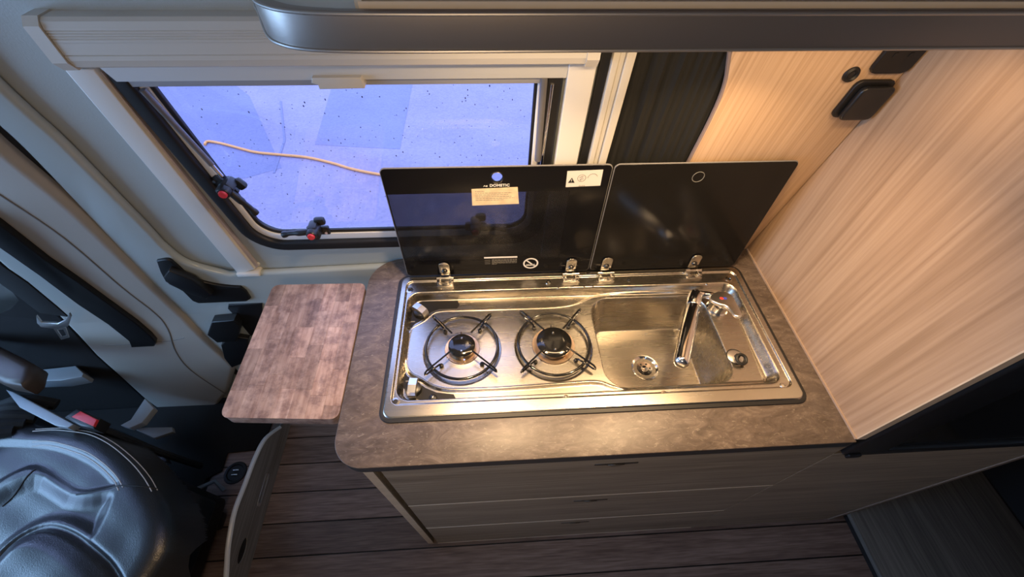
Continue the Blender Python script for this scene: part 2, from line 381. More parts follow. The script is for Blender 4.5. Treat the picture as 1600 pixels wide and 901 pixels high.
# stays
def wpt(a, z, off=0.0): return Vector((a, wy(z)-off, z))
LS = [(-0.324,0.496),(-0.307,0.338)]
tube('stay', [wpt(*LS[0], .012), wpt(*LS[1], .012)], .0055, plain('stay_grey', (.13, .13, .14), .3), w1, 12)
tube('stay_rod', [wpt(*LS[1], .012), wpt(LS[1][0]+.002, LS[1][1]-.03, .012)], .004, CHROME, w1, 10)
RS = [(0.334,0.512),(0.337,0.335)]
tube('stay', [wpt(*RS[0], .012), wpt(*RS[1], .012)], .0065, bpy.data.materials['stay_grey'], w1, 12)
tube('stay_rod', [wpt(RS[1][0]+.012, .5, .012), wpt(RS[1][0]+.008, RS[1][1]-.05, .012)], .0035, CHROME, w1, 10)
# latches: a block on two lugs, a lever and a red button
def latch(px, pz, ang, lever):
    root = bpy.data.objects.new('latch', None); COL.objects.link(root); root.parent = w1; root['local'] = True
    root.location = wpt(px, pz, .006)-w1.location; root.scale = (1.3, 1.3, 1.3)
    A = Matrix.Rotation(math.radians(ang), 3, 'Y')
    def T(o):
        o.data.transform(A.to_4x4()); return o
    bm = bmesh.new(); box_bm(bm, (0, .004, -.012), (.040, .008, .018), .002); box_bm(bm, (0, -.008, .0), (.016, .024, .03), .004)
    box_bm(bm, (.010, .002, .012), (.020, .012, .016), .005)
    me = bpy.data.meshes.new('latch_body'); bm.to_mesh(me); bm.free(); T(link('latch_body', me, BLACKP, root, True))
    X = Matrix.Rotation(math.radians(90), 3, 'X')
    V, F = lathe_data([(.0001, .030), (.008, .030), (.0095, .028), (.0095, -.004), (.0001, -.004)], (0, 0, .004), 20, X); T(mesh('latch_barrel', V, F, SATIN, root, True))
    V, F = lathe_data([(.0001, .0335), (.0055, .0335), (.0065, .032), (.0065, .029), (.0001, .029)], (0, 0, .004), 20, X); T(mesh('button', V, F, RED, root, True))
    pts = smooth_line([(0, -.016, .004), (lever*.022, -.018, .003), (lever*.042, -.017, .001), (lever*.056, -.016, -.003)], 4)
    V, F = tube_data(pts, [.006 if i < 6 else .0045 if i < 10 else .006 for i in range(len(pts))], 10); T(mesh('handle', V, F, BLACKP, root, True))
    for sxx in (-.014, .014):
        V, F = lathe_data([(.0001, .003), (.0028, .003), (.0028, 0), (.0001, 0)], (sxx, .001, -.015), 12, X); T(mesh('screw', V, F, CHROME, root, True))
    return root
L1 = [(-0.307,0.283)][0]; L2 = [(-0.183,0.138)][0]
latch(L1[0], L1[1], 60, 1); latch(L2[0], L2[1], 0, -1)
latch(.20, L2[1], 0, 1)

# ------------------------------------------------------------------ roller blind
bl = thing('window_blind', 'cream roller blind cassette with side guides mounted over the window', 'blind', (0, wy(.5), .5))
CT = [(-0.396,0.609),(-0.395,0.539),(0.417,0.535),(0.413,0.552)]
xl = CT[0][0]+.004; xr_ = .393; zb = .542; zt = .610
yb = wy(.56); yf = wy(.56)-.04
prof = [(wy(zt), zt), (yf+.008, zt), (yf+.002, zt-.004), (yf-.001, zt-.012)]
for i in range(5): z = zt-.014-i*.0035; prof += [(yf-.001, z), (yf+.0002, z-.0010), (yf-.001, z-.0022)]
prof += [(yf-.001, .582), (yf+.001, .581), (yf-.001, .580), (yf-.001, .564), (yf+.0002, .563), (yf-.001, .562), (yf-.001, zb+.014), (yf+.003, zb+.004), (yf+.010, zb), (wy(zb), zb)]
def prism(name, prof, x0, x1, mat, parent, smooth=False):
    n = len(prof); V = [(x0, a, b) for a, b in prof]+[(x1, a, b) for a, b in prof]
    F = [(i, (i+1) % n, n+(i+1) % n, n+i) for i in range(n)]+[tuple(range(n)), tuple(range(n, 2*n))]
    return mesh(name, V, F, mat, parent, smooth)
prism('cassette', prof, xl+.022, xr_, CREAM, bl)
capp = [(wy(zt), zt+.002), (yf+.006, zt+.002), (yf-.004, zt-.008), (yf-.004, zb+.012), (yf+.006, zb-.002), (wy(zb), zb-.002)]
prism('end_cap', capp, xl, xl+.021, CREAM, bl)
prism('end_cap', capp, xr_, xr_+.02, CREAM, bl)
GL = [(-0.410,0.534),(-0.455,-0.038),(-0.401,-0.019),(-0.367,0.533)]
ext('side_guide', [GL], .018, ALU, bl, .002, on_wall(0))
GLi = [(-0.377,0.527),(-0.409,-0.029),(-0.394,-0.017),(-0.366,0.525)]
ext('guide_lip', [GLi], .010, plain('guide_lilac', (.48, .43, .46), .4), bl, .001, on_wall(0))
GR = [(0.371,0.530),(0.420,0.530),(0.418,0.461),(0.421,0.337),(0.370,0.339),(0.372,0.461)]
GR = [(.372, .55), (.372, -.05), (.418, -.05), (.418, .55)]
ext('side_guide', [GR], .018, ALU, bl, .002, on_wall(0))
box('guide_foot', (GL[1][0]+.0, wy(GL[1][1])-.026, GL[1][1]-.004), (GL[2][0]+.006, wy(GL[1][1])+.004, GL[1][1]+.008), ALU, bl, .002)
xm0, xm1 = GL[3][0]+.004, .372
ext('bottom_bar', [[(xm0+.012, .511), (xm1, .511), (xm1, .548), (xm0, .548)]], .012, plain('blind_bar', (.55, .57, .58), .4), bl, .002, on_wall(.004))
ext('bar_lip', [[(xm0+.02, .4995), (xm1-.006, .4995), (xm1-.006, .512), (xm0+.014, .512)]], .008, plain('blind_bar_grey', (.30, .31, .34), .4), bl, .001, on_wall(.002))
HB = [(-0.041,0.520),(0.036,0.520),(0.039,0.506),(0.037,0.501),(-0.036,0.500),(-0.036,0.508),(-0.045,0.511)]
ext('grip', [HB], .018, CREAM, bl, .002, on_wall(.008))
bx = [(-0.290,0.639),(-0.273,0.639),(-0.277,0.626),(-0.301,0.624)]
ext('bracket', [bx], .006, CREAM, bl, .001, on_wall(.0))
BP = [(-0.288,0.633)][0]
tube('screw', [wpt(BP[0], BP[1], .005), wpt(BP[0], BP[1], .009)], .006, CHROME, bl, 14)
SC = [(-0.396,-0.013)][0]
cl = tube('screw_clip', [wpt(SC[0], SC[1], -.001), wpt(SC[0], SC[1], .004)], .006, ALU, bl, 14)

# ------------------------------------------------------------------ sliding door lining, gap, pillar
din = s2([(-0.510,0.607),(-0.526,0.522),(-0.529,0.457),(-0.529,0.391),(-0.542,0.259),(-0.553,0.151),(-0.561,0.083),(-0.550,0.016),(-0.480,-0.036)], 4)+[(-0.324,-0.032),(-0.060,-0.021),(0.151,-0.019)]
dout = [(.28, -1.0)]+list(reversed(s2([(-0.584,0.539),(-0.599,0.448),(-0.605,0.392),(-0.631,0.262),(-0.669,0.093),(-0.717,-0.123),(-0.752,-0.382),(-0.792,-0.694),(-0.826,-0.830)], 4)))
zl = dout[1]
d1 = struct(ext('door_1', [din+[(.28, din[-1][1]), (.28, -1.0), (zl[0], -1.0)]+dout[1:]], .022, GLOSSP, None, .010, on_wall(0), True, CUTS, 4), 'glossy pale sliding door lining below the window')
ext('door_gap', [s2([(-0.579,0.543),(-0.600,0.398),(-0.665,0.098),(-0.708,-0.109),(-0.744,-0.369),(-0.802,-0.791)], 4)+list(reversed(s2([(-0.653,0.484),(-0.675,0.372),(-0.686,0.205),(-0.717,0.030),(-0.755,-0.172),(-0.795,-0.438),(-0.831,-0.722)], 4)))], .010, RUBBER, d1, .002, on_wall(0), True, CUTS)
po = s2([(-0.604,0.508),(-0.626,0.400),(-0.637,0.242),(-0.666,0.076),(-0.701,-0.114),(-0.739,-0.362),(-0.759,-0.615)], 4)+[(-0.906,-0.850),(-1.035,-1.005),(-1.178,-1.029),(-1.315,-1.028),(-1.283,-0.880),(-1.215,-0.646),(-1.167,-0.475),(-1.114,-0.332),(-1.089,-0.258),(-1.033,-0.121),(-0.981,0.015),(-0.912,0.212),(-0.885,0.305)]
pl = struct(ext('trim_1', [po], .045, PILLARM, None, .018, on_wall(-.01), True, CUTS, 4), 'beige grey moulded plastic pillar beside the cab')
SL = s2([(-0.734,0.334),(-0.733,0.288),(-0.732,0.151),(-0.768,-0.062),(-0.785,-0.206),(-0.815,-0.315),(-0.887,-0.471),(-0.928,-0.632),(-0.929,-0.884)], 5)
def line_on(name, pts, r, off, mat, parent, n=6): return tube(name, [wpt(a, z, off) for a, z in pts], r, mat, parent, n)
line_on('seam', SL, .0022, .035, SEAM, pl)
line_on('seam', s2([(-1.089,-0.404),(-1.043,-0.404),(-0.993,-0.403)], 2), .0012, .0350, SEAM, pl)
line_on('seam', s2([(-0.904,-0.392),(-0.858,-0.391),(-0.799,-0.373)], 3), .0012, .0350, SEAM, pl)
ext('belt_slot_cover', [[(-0.785,0.297),(-0.798,0.213),(-0.822,0.083),(-0.831,-0.012),(-0.871,-0.325),(-0.882,-0.368),(-0.906,-0.398),(-0.982,-0.401),(-0.959,-0.357),(-0.926,-0.121),(-0.894,0.025),(-0.875,0.136),(-0.857,0.230)]], .016, BLACKP, pl, .003, on_wall(.034), True, CUTS)
# black pocket handle, dark recess and latch block on the door
DH = s2([(-0.606,0.046),(-0.575,0.050),(-0.572,0.024),(-0.571,-0.037),(-0.526,-0.076),(-0.473,-0.090)], 4)+[(-0.470,-0.115),(-0.478,-0.155),(-0.496,-0.169),(-0.636,-0.171),(-0.644,-0.155),(-0.636,-0.100),(-0.648,-0.049),(-0.630,-0.003)]
h = ext('door_handle', [DH], .012, BLACKP, d1, .003, on_wall(.018), True, CUTS)
ext('door_handle_grip', [[(-0.619,-0.009),(-0.585,0.022),(-0.555,-0.025),(-0.550,-0.100),(-0.580,-0.127),(-0.606,-0.096),(-0.627,-0.040)]], .02, SATIN, d1, .004, on_wall(.026), True, CUTS)
ext('door_pocket', [[(-0.563,-0.192),(-0.463,-0.191),(-0.539,-0.355),(-0.597,-0.395),(-0.578,-0.216)]], .006, SATIN, d1, .002, on_wall(.020), True, CUTS)
ext('latch_block', [[(-0.694,-0.330),(-0.637,-0.252),(-0.566,-0.245),(-0.565,-0.282),(-0.627,-0.380),(-0.692,-0.384)]], .03, BLACKP, d1, .004, on_wall(.024), True, CUTS)
ext('latch_block', [[(-0.709,-0.429),(-0.644,-0.365),(-0.598,-0.391),(-0.686,-0.561),(-0.767,-0.610),(-0.751,-0.528)]], .02, BLACKP, d1, .004, on_wall(.020), True, CUTS)
for q in ([(-0.993,-0.733)], ): pass

# ------------------------------------------------------------------ strips right of the window, curtain, back panel
t2 = struct(ext('trim_2', [[(.424, -.03), (.440, -.03), (.440, .62), (.424, .62)]], .012, RUBBER, None, .002, on_wall(0)), 'black seal strip right of the blind')
t3 = struct(ext('trim_3', [[(.441, -.03), (.452, -.03), (.452, .62), (.441, .62)]], .020, CREAM, None, .002, on_wall(0)), 'ribbed cream post between the window and the curtain')
ext('rib', [[(.4525, -.03), (.462, -.03), (.462, .62), (.4525, .62)]], .017, CREAM, t3, .002, on_wall(0))
ext('rib', [[(.4625, -.03), (.478, -.03), (.478, .62), (.4625, .62)]], .021, CREAM, t3, .002, on_wall(0))
cv = []; cf = []; nx = 60; nz = 14
for j in range(nz+1):
    z = .0+.63*j/nz
    for i in range(nx+1):
        a = i/nx; x = .480+.185*a
        amp = .0022+.0015*math.sin(7*a)
        cv.append((x, wy(z)-.009-amp*math.sin(a*31+.6*math.sin(z*6))-.002*math.sin(a*77+z*9), z))
for j in range(nz):
    for i in range(nx): q = j*(nx+1)+i; cf.append((q, q+1, q+nx+2, q+nx+1))
tag(mesh('curtain', cv, cf, FABRIC, None, True), 'black fabric curtain gathered between the cream post and the oak panel', 'curtain')
def leany(z): return .45-.165*z
BPN = [(.656, 0.0), (.955, 0.0), (.955, .64), (.625, .64), (.629, .57), (.636, .545), (.648, .51), (.655, .475), (.658, .42), (.658, .33)]
bpn = tag(ext('back_panel', [BPN], .012, PANELB, None, .001, lambda a, b, c: (a, leany(b)-c+.012, b)), 'pale oak panel with curved edge leaning behind the sink', 'panel')
edge_pts = [(.657, .0), (.6575, .33), (.6575, .42), (.6545, .475), (.6475, .51), (.635, .545), (.628, .57), (.624, .64)]
tube('edge_trim', [(a, leany(b)+.006, b) for a, b in smooth_line([(q[0], q[1], 0) for q in edge_pts], 6) for _ in (0,)] if False else [(v.x, leany(v.y)+.005, v.y) for v in smooth_line([(q[0], q[1], 0) for q in edge_pts], 6)], .0045, plain('edge_taupe', (.22, .17, .16), .45), bpn, 8)
def lean(off): return lambda a, b, c: (a, leany(b)-off-c, b)
sk = thing('flap_socket', 'black socket with hinged cover, lower one on the oak back panel', 'socket', (.917, leany(.436), .436))
ext('socket_plate', [rr(.880, .434, .951, .508, .012, 3)], .008, BLACKP, sk, .002, lean(0))
ext('socket_cover', [rr(.889, .434, .950, .500, .010, 3)], .012, SATIN, sk, .004, lean(.008))
sk = thing('double_socket', 'black double power socket, upper one on the oak back panel', 'socket', (.917, leany(.52), .52))
ext('socket_plate', [rr(.884, .520, .953, .606, .012, 3)], .008, BLACKP, sk, .002, lean(0))
for a in (.905, .932): ext('pin_hole', [rr(a-.0035, .549, a+.0035, .556, .001, 2)], .001, INK, sk, 0, lean(.008))
sk = thing('cable_grommet', 'small round black grommet left of the sockets', 'grommet', (.861, leany(.517), .517))
RX = Matrix.Rotation(math.radians(90), 3, 'X')
lathe('grommet_ring', [(.006, .001), (.006, .004), (.009, .006), (.0125, .004), (.0135, 0)], (.861, leany(.517), .517), BLACKP, sk, 28, RX)
lathe('grommet_plug', [(.0001, .004), (.006, .003), (.006, 0)], (.861, leany(.517), .517), SATIN, sk, 28, RX)
# tall side panel
sp = thing('side_panel', 'tall pale oak panel standing at the right end of the worktop', 'panel', (.966, .2, 0))
box('board', (.957, -.083, .001), (.975, .452, 1.05), PANELW, sp)
box('edge_strip', (.9568, -.0855, .001), (.9752, -.083, 1.05), PLYW, sp)
box('foot_strip', (.9535, -.085, .0003), (.957, .449, .0045), plain('taupe_strip', (.36, .27, .21), .45), sp)

# ------------------------------------------------------------------ kitchen cabinet
kb = thing('kitchen_cabinet', 'wood-grained kitchen cabinet with three wide drawers under the worktop', 'cabinet', (.75, .15, -1.0))
box('body', (-.015, -.055, -1.0), (1.54, .44, -.215), DRAWERW, kb)
box('rear_rail', (-.015, .388, -.215), (.975, .435, -.032), DRAWERW, kb)
box('divider', (.955, -.055, -.215), (.975, .388, -.032), DRAWERW, kb)
box('end_panel', (-.036, -.078, -1.0), (-.016, .44, -.032), DRAWERW, kb, .001)
box('end_panel_edge', (-.036, -.0815, -1.0), (-.016, -.078, -.032), PLYW, kb)
zs = [-.040, -.371, -.690, -.998]
slot_shade = plain('handle_recess', (.03, .024, .018), .5)  # dark colour stands for shade inside the drawers' handle cut-outs
for i in range(3):
    d = box('drawer', (0, -.082, zs[i+1]+.0015), (.9765, -.055, zs[i]-.0015 if i else zs[i]), DRAWERW, kb, .0006, 1)
    box('lip_highlight', (0, -.0828, zs[i+1]+.0010), (.9765, -.082, zs[i+1]+.005), plain('lip_glint', (.62, .55, .45), .4), d)  # pale strip painted for the light catching each drawer lip
    hz = (-.091, -.425, -.742)[i]; cx = .487
    ext('handle_slot', [[(cx-.047, hz), (cx-.02, hz-.002), (cx-.01, hz-.010), (cx, hz-.013), (cx+.01, hz-.010), (cx+.02, hz-.002), (cx+.047, hz), (cx+.047, hz+.007), (cx-.047, hz+.007)]], .0014, slot_shade, d, 0, lambda a, b, c: (a, -.0815-c, b), False)
    ext('handle_tongue', [[(cx-.018, hz+.001), (cx-.009, hz-.008), (cx, hz-.010), (cx+.009, hz-.008), (cx+.018, hz+.001)]], .002, plain('handle_brown', (.10, .08, .055), .4), d, .0005, lambda a, b, c: (a, -.0825-c, b), False)
box('side_front', (.979, -.082, -.998), (1.530, -.055, -.106), DRAWERW, kb, .0006, 1)
box('corner_edge', (1.530, -.084, -.998), (1.548, -.055, .75), plain('corner_strip', (.26, .21, .17), .45), kb, .001)
# worktop: one slab with the cut-out for the hob and sink
WT = rr(-.084, -.090, .956, .452, [.062, .002, .002, .085], 12)
wt = thing('worktop', 'brown slate-look worktop with rounded left corners and dark edge', 'worktop', (.43, .18, -.03))
HOLE = rr(.012, .012, .888, .373, .02, 4)
ext('slab', [WT, HOLE], .004, WORK, wt, .0012, lambda a, b, c: (a, b, -.004+c), True)
ext('edge_core', [rr(-.083, -.089, .9555, .451, [.061, .001, .001, .084], 12), rr(.014, .014, .886, .371, .02, 4)], .026, plain('worktop_edge', (.035, .036, .038), .35), wt, .001, lambda a, b, c: (a, b, -.031+c), True)

# ------------------------------------------------------------------ hob and sink, one pressed steel sheet
def sd_rr(X, Y, x0, y0, x1, y1, r):
    cx, cy = (x0+x1)/2, (y0+y1)/2; qx = np.abs(X-cx)-(x1-x0)/2+r; qy = np.abs(Y-cy)-(y1-y0)/2+r
    return np.hypot(np.maximum(qx, 0), np.maximum(qy, 0))+np.minimum(np.maximum(qx, qy), 0)-r
def sd_poly(X, Y, P):
    P = np.array(P); d = np.full(X.shape, 1e9); ins = np.zeros(X.shape, bool); n = len(P)
    for i in range(n):
        a = P[i]; b = P[(i+1) % n]; e = b-a; wx = X-a[0]; wyv = Y-a[1]
        t = np.clip((wx*e[0]+wyv*e[1])/max(e@e, 1e-12), 0, 1)
        d = np.minimum(d, np.hypot(wx-e[0]*t, wyv-e[1]*t))
        c = ((a[1] > Y) != (b[1] > Y)) & (X < (b[0]-a[0])*(Y-a[1])/(b[1]-a[1]+1e-15)+a[0]); ins ^= c
    return np.where(ins, -d, d)
def sst(a, b, x):
    t = np.clip((x-a)/(b-a), 0, 1); return t*t*(3-2*t)
def grid_mesh(name, X, Y, Z, mat, parent, keep=None, thick=None):
    ny, nx = X.shape; co = np.stack([X, Y, Z], -1).reshape(-1, 3)
    idx = np.arange(nx*ny).reshape(ny, nx)
    q = np.stack([idx[:-1, :-1], idx[:-1, 1:], idx[1:, 1:], idx[1:, :-1]], -1).reshape(-1, 4)
    if keep is not None:
        k = (keep[:-1, :-1] & keep[:-1, 1:] & keep[1:, 1:] & keep[1:, :-1]).reshape(-1); q = q[k]
        used = np.unique(q); rm = np.full(nx*ny, -1); rm[used] = np.arange(len(used)); q = rm[q]; co = co[used]
    me = bpy.data.meshes.new(name); me.vertices.add(len(co)); me.vertices.foreach_set('co', co.astype(np.float32).ravel())
    me.loops.add(q.size); me.loops.foreach_set('vertex_index', q.astype(np.int32).ravel())
    me.polygons.add(len(q)); me.polygons.foreach_set('loop_start', np.arange(0, q.size, 4, dtype=np.int32)); 
    me.update(calc_edges=True); me.validate()
    o = link(name, me, mat, parent); me.polygons.foreach_set('use_smooth', [True]*len(me.polygons)); return o
hob = thing('hob_sink_unit', 'stainless steel two-burner gas hob and sink unit set in the worktop', 'cooktop', (.45, .19, 0.0))
HW, HD = .900, .385
PLAT = chaikin([(0.030,0.132),(0.027,0.175),(0.029,0.221),(0.032,0.238),(0.046,0.248),(0.067,0.261),(0.081,0.280),(0.100,0.289),(0.155,0.288),(0.284,0.287),(0.415,0.287),(0.458,0.300),(0.490,0.317),(0.530,0.324),(0.761,0.321),(0.834,0.320),(0.853,0.308),(0.854,0.226),(0.846,0.076),(0.842,0.052),(0.824,0.045),(0.640,0.046),(0.518,0.046),(0.491,0.056),(0.465,0.070),(0.415,0.069),(0.272,0.064),(0.146,0.064),(0.111,0.070),(0.086,0.082),(0.066,0.098),(0.044,0.109)], 2)
BAS = rr(.482, .056, .782, .306, [.05, .05, .045, .05], 8)
def hob_h(X, Y):
    sdo = sd_rr(X, Y, 0, 0, HW, HD, .022)
    s1 = sd_rr(X, Y, .016, .030, HW-.016, HD-.018, .018)
    s2_ = sd_rr(X, Y, .023, .040, HW-.030, HD-.053, .032)
    # ears for the screws in the four corners keep the ledge wide
    z = .0055-.0035*sst(-.005, 0.0, -(-s1)-.0) if False else .0055*(1-sst(.0, .006, sdo+.006)*.9)
    z = z-.0042*sst(0, .004, -s1)
    z = z-.0235*sst(0, .012+.008*sst(.4, .7, X), -s2_)
    # three pressed beads: along the inner rim and around the platform
    pl_ = sd_poly(X, Y, PLAT)
    z = z+.0052*sst(0, .006, -pl_)
    z = z+.0014*np.exp(-((pl_+.004)/.0028)**2)
    for (cx, cy, R) in ((.161, .170, .092), (.376, .170, .093)):
        d = np.hypot(X-cx, Y-cy)
        z = z-.0022*sst(0, .006, R-d)+.0012*sst(0, .02, R-.040-d)
    b_ = sd_poly(X, Y, BAS)
    t = np.clip(-b_/.030, 0, 1)
    z = z-.118*sst(-.12, 1.0, t)*(t > 0)+.118*sst(-.12, 1.0, 0)*(t > 0)
    d = np.hypot(X-.626, Y-.164)
    z = z-.004*sst(0, .10, .10-d)*(t > .9)-.004*sst(0, .005, .036-d)
    # embossed ring for the lock plug
    return z
nx, ny = 960, 412
gx = np.linspace(-.0015, HW+.0015, nx); gy = np.linspace(-.0015, HD+.0015, ny); X, Y = np.meshgrid(gx, gy)
cxx, cyy = HW/2, HD/2; r = .022
qx = np.abs(X-cxx)-HW/2+r; qy = np.abs(Y-cyy)-HD/2+r; inc = (qx > 0) & (qy > 0); dd = np.hypot(qx, qy)
f = np.where(inc & (dd > r), r/np.maximum(dd, 1e-9), 1.0)
X2 = np.where(inc, cxx+np.sign(X-cxx)*(HW/2-r+qx*f), np.clip(X, 0, HW)); Y2 = np.where(inc, cyy+np.sign(Y-cyy)*(HD/2-r+qy*f), np.clip(Y, 0, HD))
Z2 = hob_h(X2, Y2); Z2 = np.where(sd_rr(X2, Y2, 0, 0, HW, HD, r) > -.0005, .0004, Z2)
grid_mesh('steel_sheet', X2, Y2, Z2, STEEL, hob)
def hz(x, y): return float(hob_h(np.array([[x]]), np.array([[y]]))[0, 0])
ext('rim_seal', [rr(-.0045, -.0055, HW+.0035, HD+.002, .026), rr(.004, .004, HW-.004, HD-.004, .02)], .0028, RUBBER, hob, .001, lambda a, b, c: (a, b, c+.0002))
# printed black corner panels by the knobs
zc = hz(.10, .302)+.0006
BP1 = [(0.027,0.232),(0.028,0.263),(0.032,0.300),(0.044,0.313),(0.056,0.319),(0.146,0.317),(0.151,0.303),(0.145,0.293),(0.100,0.293),(0.080,0.284),(0.065,0.265),(0.044,0.252)]
BP2 = [(0.028,0.127),(0.040,0.109),(0.063,0.094),(0.082,0.079),(0.107,0.067),(0.144,0.061),(0.150,0.049),(0.077,0.052),(0.056,0.056),(0.040,0.069),(0.031,0.091)]
for nm, P in (('control_panel', BP1), ('control_panel', BP2)):
    ext(nm, [P], .0008, plain('panel_black', (.008, .008, .009), .5, spec=.25), hob, 0, lambda a, b, c: (a, b, zc+c), False)
# knobs
def knob(x, y, ang, tilt):
    z0 = zc+.0006; M_ = Matrix.Rotation(math.radians(ang), 3, 'Z')
    k = lathe('knob', [(.0001, .012), (.013, .012), (.0165, .010), (.0185, .0), (.0185, -.0002)], (x, y, z0), SATIN, hob, 32)
    w_, l_ = .0085, .021
    prof = [(-l_, 0), (-l_, .012), (-l_*.8, .019), (0, .022), (l_*.8, .019), (l_, .012), (l_, 0)]
    V = [Vector((x, y, z0+.003))+M_ @ Vector((s*w_, a, b)) for s in (-1, 1) for a, b in prof]; n = len(prof)
    F = [(i, (i+1) % n, n+(i+1) % n, n+i) for i in range(n)]+[tuple(range(n)), tuple(range(n, 2*n))]
    g_ = mesh('knob_grip', V, F, KNOBM, k)
    return k
K = [(0.055,0.283),(0.057,0.076)]
knob(K[0][0], K[0][1], 50, 0); knob(K[1][0], K[1][1], -4, 0)
IG = [(0.100,0.053)][0]
ig = lathe('igniter_button', [(.0001, .009), (.006, .008), (.0085, .006), (.0095, 0)], (IG[0], IG[1], zc), SATIN, hob, 24)
ext('spark_mark', [[(-.002+IG[0], IG[1]-.003), (IG[0]+.002, IG[1]-.001), (IG[0]+.001, IG[1]+.0005), (IG[0]+.003, IG[1]+.003), (IG[0]-.001, IG[1]+.001), (IG[0], IG[1]-.0005)]], .0003, WHITEP, ig, 0, lambda a, b, c: (a, b, zc+.009+c), False)
for q in ([(0.038,0.257)][0], [(0.042,0.097)][0]):
    ext('flame_mark', [[(q[0]-.005, q[1]-.0015), (q[0]+.005, q[1]-.0015), (q[0]+.005, q[1]+.0015), (q[0]-.005, q[1]+.0015)]], .0002, GREYP, hob, 0, lambda a, b, c: (a, b, zc+.0008+c), False)
# screws and clips on the ledge
for q in [(0.026,0.339),(0.026,0.040),(0.861,0.341)]:
    lathe('screw_hole', [(.0001, -.0008), (.004, -.0008), (.005, .0012), (.009, .0008), (.0095, -.0008)], (q[0], q[1], .0012), HINGE, hob, 20)
    lathe('screw_head', [(.0001, .0008), (.0045, .0006)], (q[0], q[1], .0014), INK, hob, 16)
for q in [(0.863,0.036),(0.384,0.031),(0.596,0.030),(0.382,0.349)]:
    lathe('screw_head', [(.0001, .0004), (.0025, .0006), (.003, .0025), (.0065, .002), (.0075, -.0005)], (q[0], q[1], .0016), HINGE, hob, 20)
q = [(0.595,0.349)][0]; lathe('rubber_stop', [(.0001, .004), (.004, .0035), (.005, 0)], (q[0], q[1], .0016), RUBBER, hob, 16)
for q in [(0.406,0.330),(0.473,0.331),(0.496,0.332),(0.797,0.328)]:
    lathe('screw_head', [(.0001, .0024), (.0022, .002), (.003, 0)], (q[0], q[1], hz(q[0], q[1])), HINGE, hob, 12)
# drain
zd = hz(.626, .164)
dr = lathe('drain', [(.036, .0012), (.034, .0022), (.031, .0005), (.024, -.003), (.021, -.003), (.020, -.0005), (.008, -.0015), (.007, .001), (.0001, .0018)], (.626, .164, zd+.0015), CHROME, hob, 48)
for k in range(6):
    a = k*math.pi/3; lathe('drain_hole', [(.0001, .0002), (.0026, .0002)], (.626+.014*math.cos(a), .164+.014*math.sin(a), zd+.0007), INK, dr, 12)
# burners: crown, cap, bolts, ring and four prongs
def burner(cx, cy, cr, sr, R, arm):
    z0 = hz(cx, cy)
    b_ = bpy.data.objects.new('burner', None); COL.objects.link(b_); b_.parent = hob; b_.location = Vector((cx, cy, z0))-hob.location; b_['local'] = True
    lathe('flame_plate', [(.0001, .001), (sr*.7, .001), (sr, .0022), (sr+.001, 0)], (0, 0, 0), BRASSY, b_, 48)
    lathe('crown', [(cr*.8, .001), (cr*.86, .010), (cr*.95, .011), (cr*.95, .013), (cr*.5, .013)], (0, 0, 0), STEELD, b_, 48)
    lathe('cap', [(cr*.9, .012), (cr, .0135), (cr, .0165), (cr*.93, .0185), (cr*.5, .0195), (.0001, .0198)], (0, 0, 0), ENAMEL, b_, 56)
    for dy in (-cr*.55, cr*.55): lathe('bolt', [(.0001, .0225), (.0018, .0225), (.0028, .021), (.0028, .019)], (0, dy, 0), HINGE, b_, 10)
    tube('spark_pin', [(-.002, cr+.004, .001), (-.002, cr+.004, .019)], .0012, ENAMEL, b_, 8)
    if cr < .035: tube('sensor_pin', [(.006, -cr-.004, .001), (.006, -cr-.004, .012)], .0022, HINGE, b_, 8)
    P = [(R*math.cos(2*math.pi*k/64), R*math.sin(2*math.pi*k/64), .012) for k in range(64)]
    tr = tube('trivet_ring', P, .0033, ENAMEL, b_, 10, True)
    for a in (45, 135, 225, 315):
        t = math.radians(a+(4 if a < 180 else -2) * (1 if a in (45, 225) else -1)); c, s = math.cos(t), math.sin(t)
        pts = [(.034, .030), (.06, .030), (arm-.006, .030), (arm, .026), (arm+.001, .020), (arm-.004, .016), (R, .0155), (R-.016, .013), (R-.020, .008), (R-.020, .002)]
        tube('prong', [(c*q[0], s*q[0], q[1]) for q in pts], .0022, ENAMEL, b_, 8)
        lathe('foot', [(.0001, .008), (.004, .007), (.0052, .003), (.005, 0)], (c*(R-.020), s*(R-.020), 0), RUBBER, b_, 16)
    return b_
burner(.161, .172, .031, .040, .083, .106)
burner(.376, .172, .041, .050, .084, .112)

# hinges on the back ledge
def hinge(x, parent):
    hgr = bpy.data.objects.new('hinge', None); COL.objects.link(hgr); hgr.parent = parent; hgr['local'] = True; hgr.scale = (1.25, 1, 1)
    hgr.location = Vector((x, .357, .002))-parent.location
    box('hinge_base', (-.017, -.012, 0), (.017, .008, .004), HINGE, hgr, .001)
    for s in (-1, 1):
        bm = bmesh.new(); box_bm(bm, (s*.0125, 0, .007), (.009, .014, .012), .002)
        V, F = tube_data([(s*.017, .008, .012), (s*.008, .008, .012)], .0055, 14); 
        me = bpy.data.meshes.new('knuckle'); bm.to_mesh(me); bm.free(); link('knuckle', me, HINGE, hgr, True)
        mesh('knuckle', V, F, HINGE, hgr, True)
    tube('pin', [(-.008, .008, .012), (.008, .008, .012)], .003, HINGE, hgr, 12)
    ext('hinge_leaf', [rr(-.0105, .013, .0105, .060, [.002, .002, .0105, .0105], 8)], .002, HINGE, hgr, .0005, lambda a, b, c: (a, .0185-c, b))
    lathe('hinge_screw', [(.0001, .005), (.004, .0045), (.006, .002), (.006, 0)], (0, .0165, .030), ENAMEL, hgr, 18, Matrix.Rotation(math.radians(90), 3, 'X'))
    return hgr
h0 = hinge(.116, hob); base0 = h0.location.copy()
for x in (.441, .534, .768): dup(h0, base0+Vector((x-.116, 0, 0)))
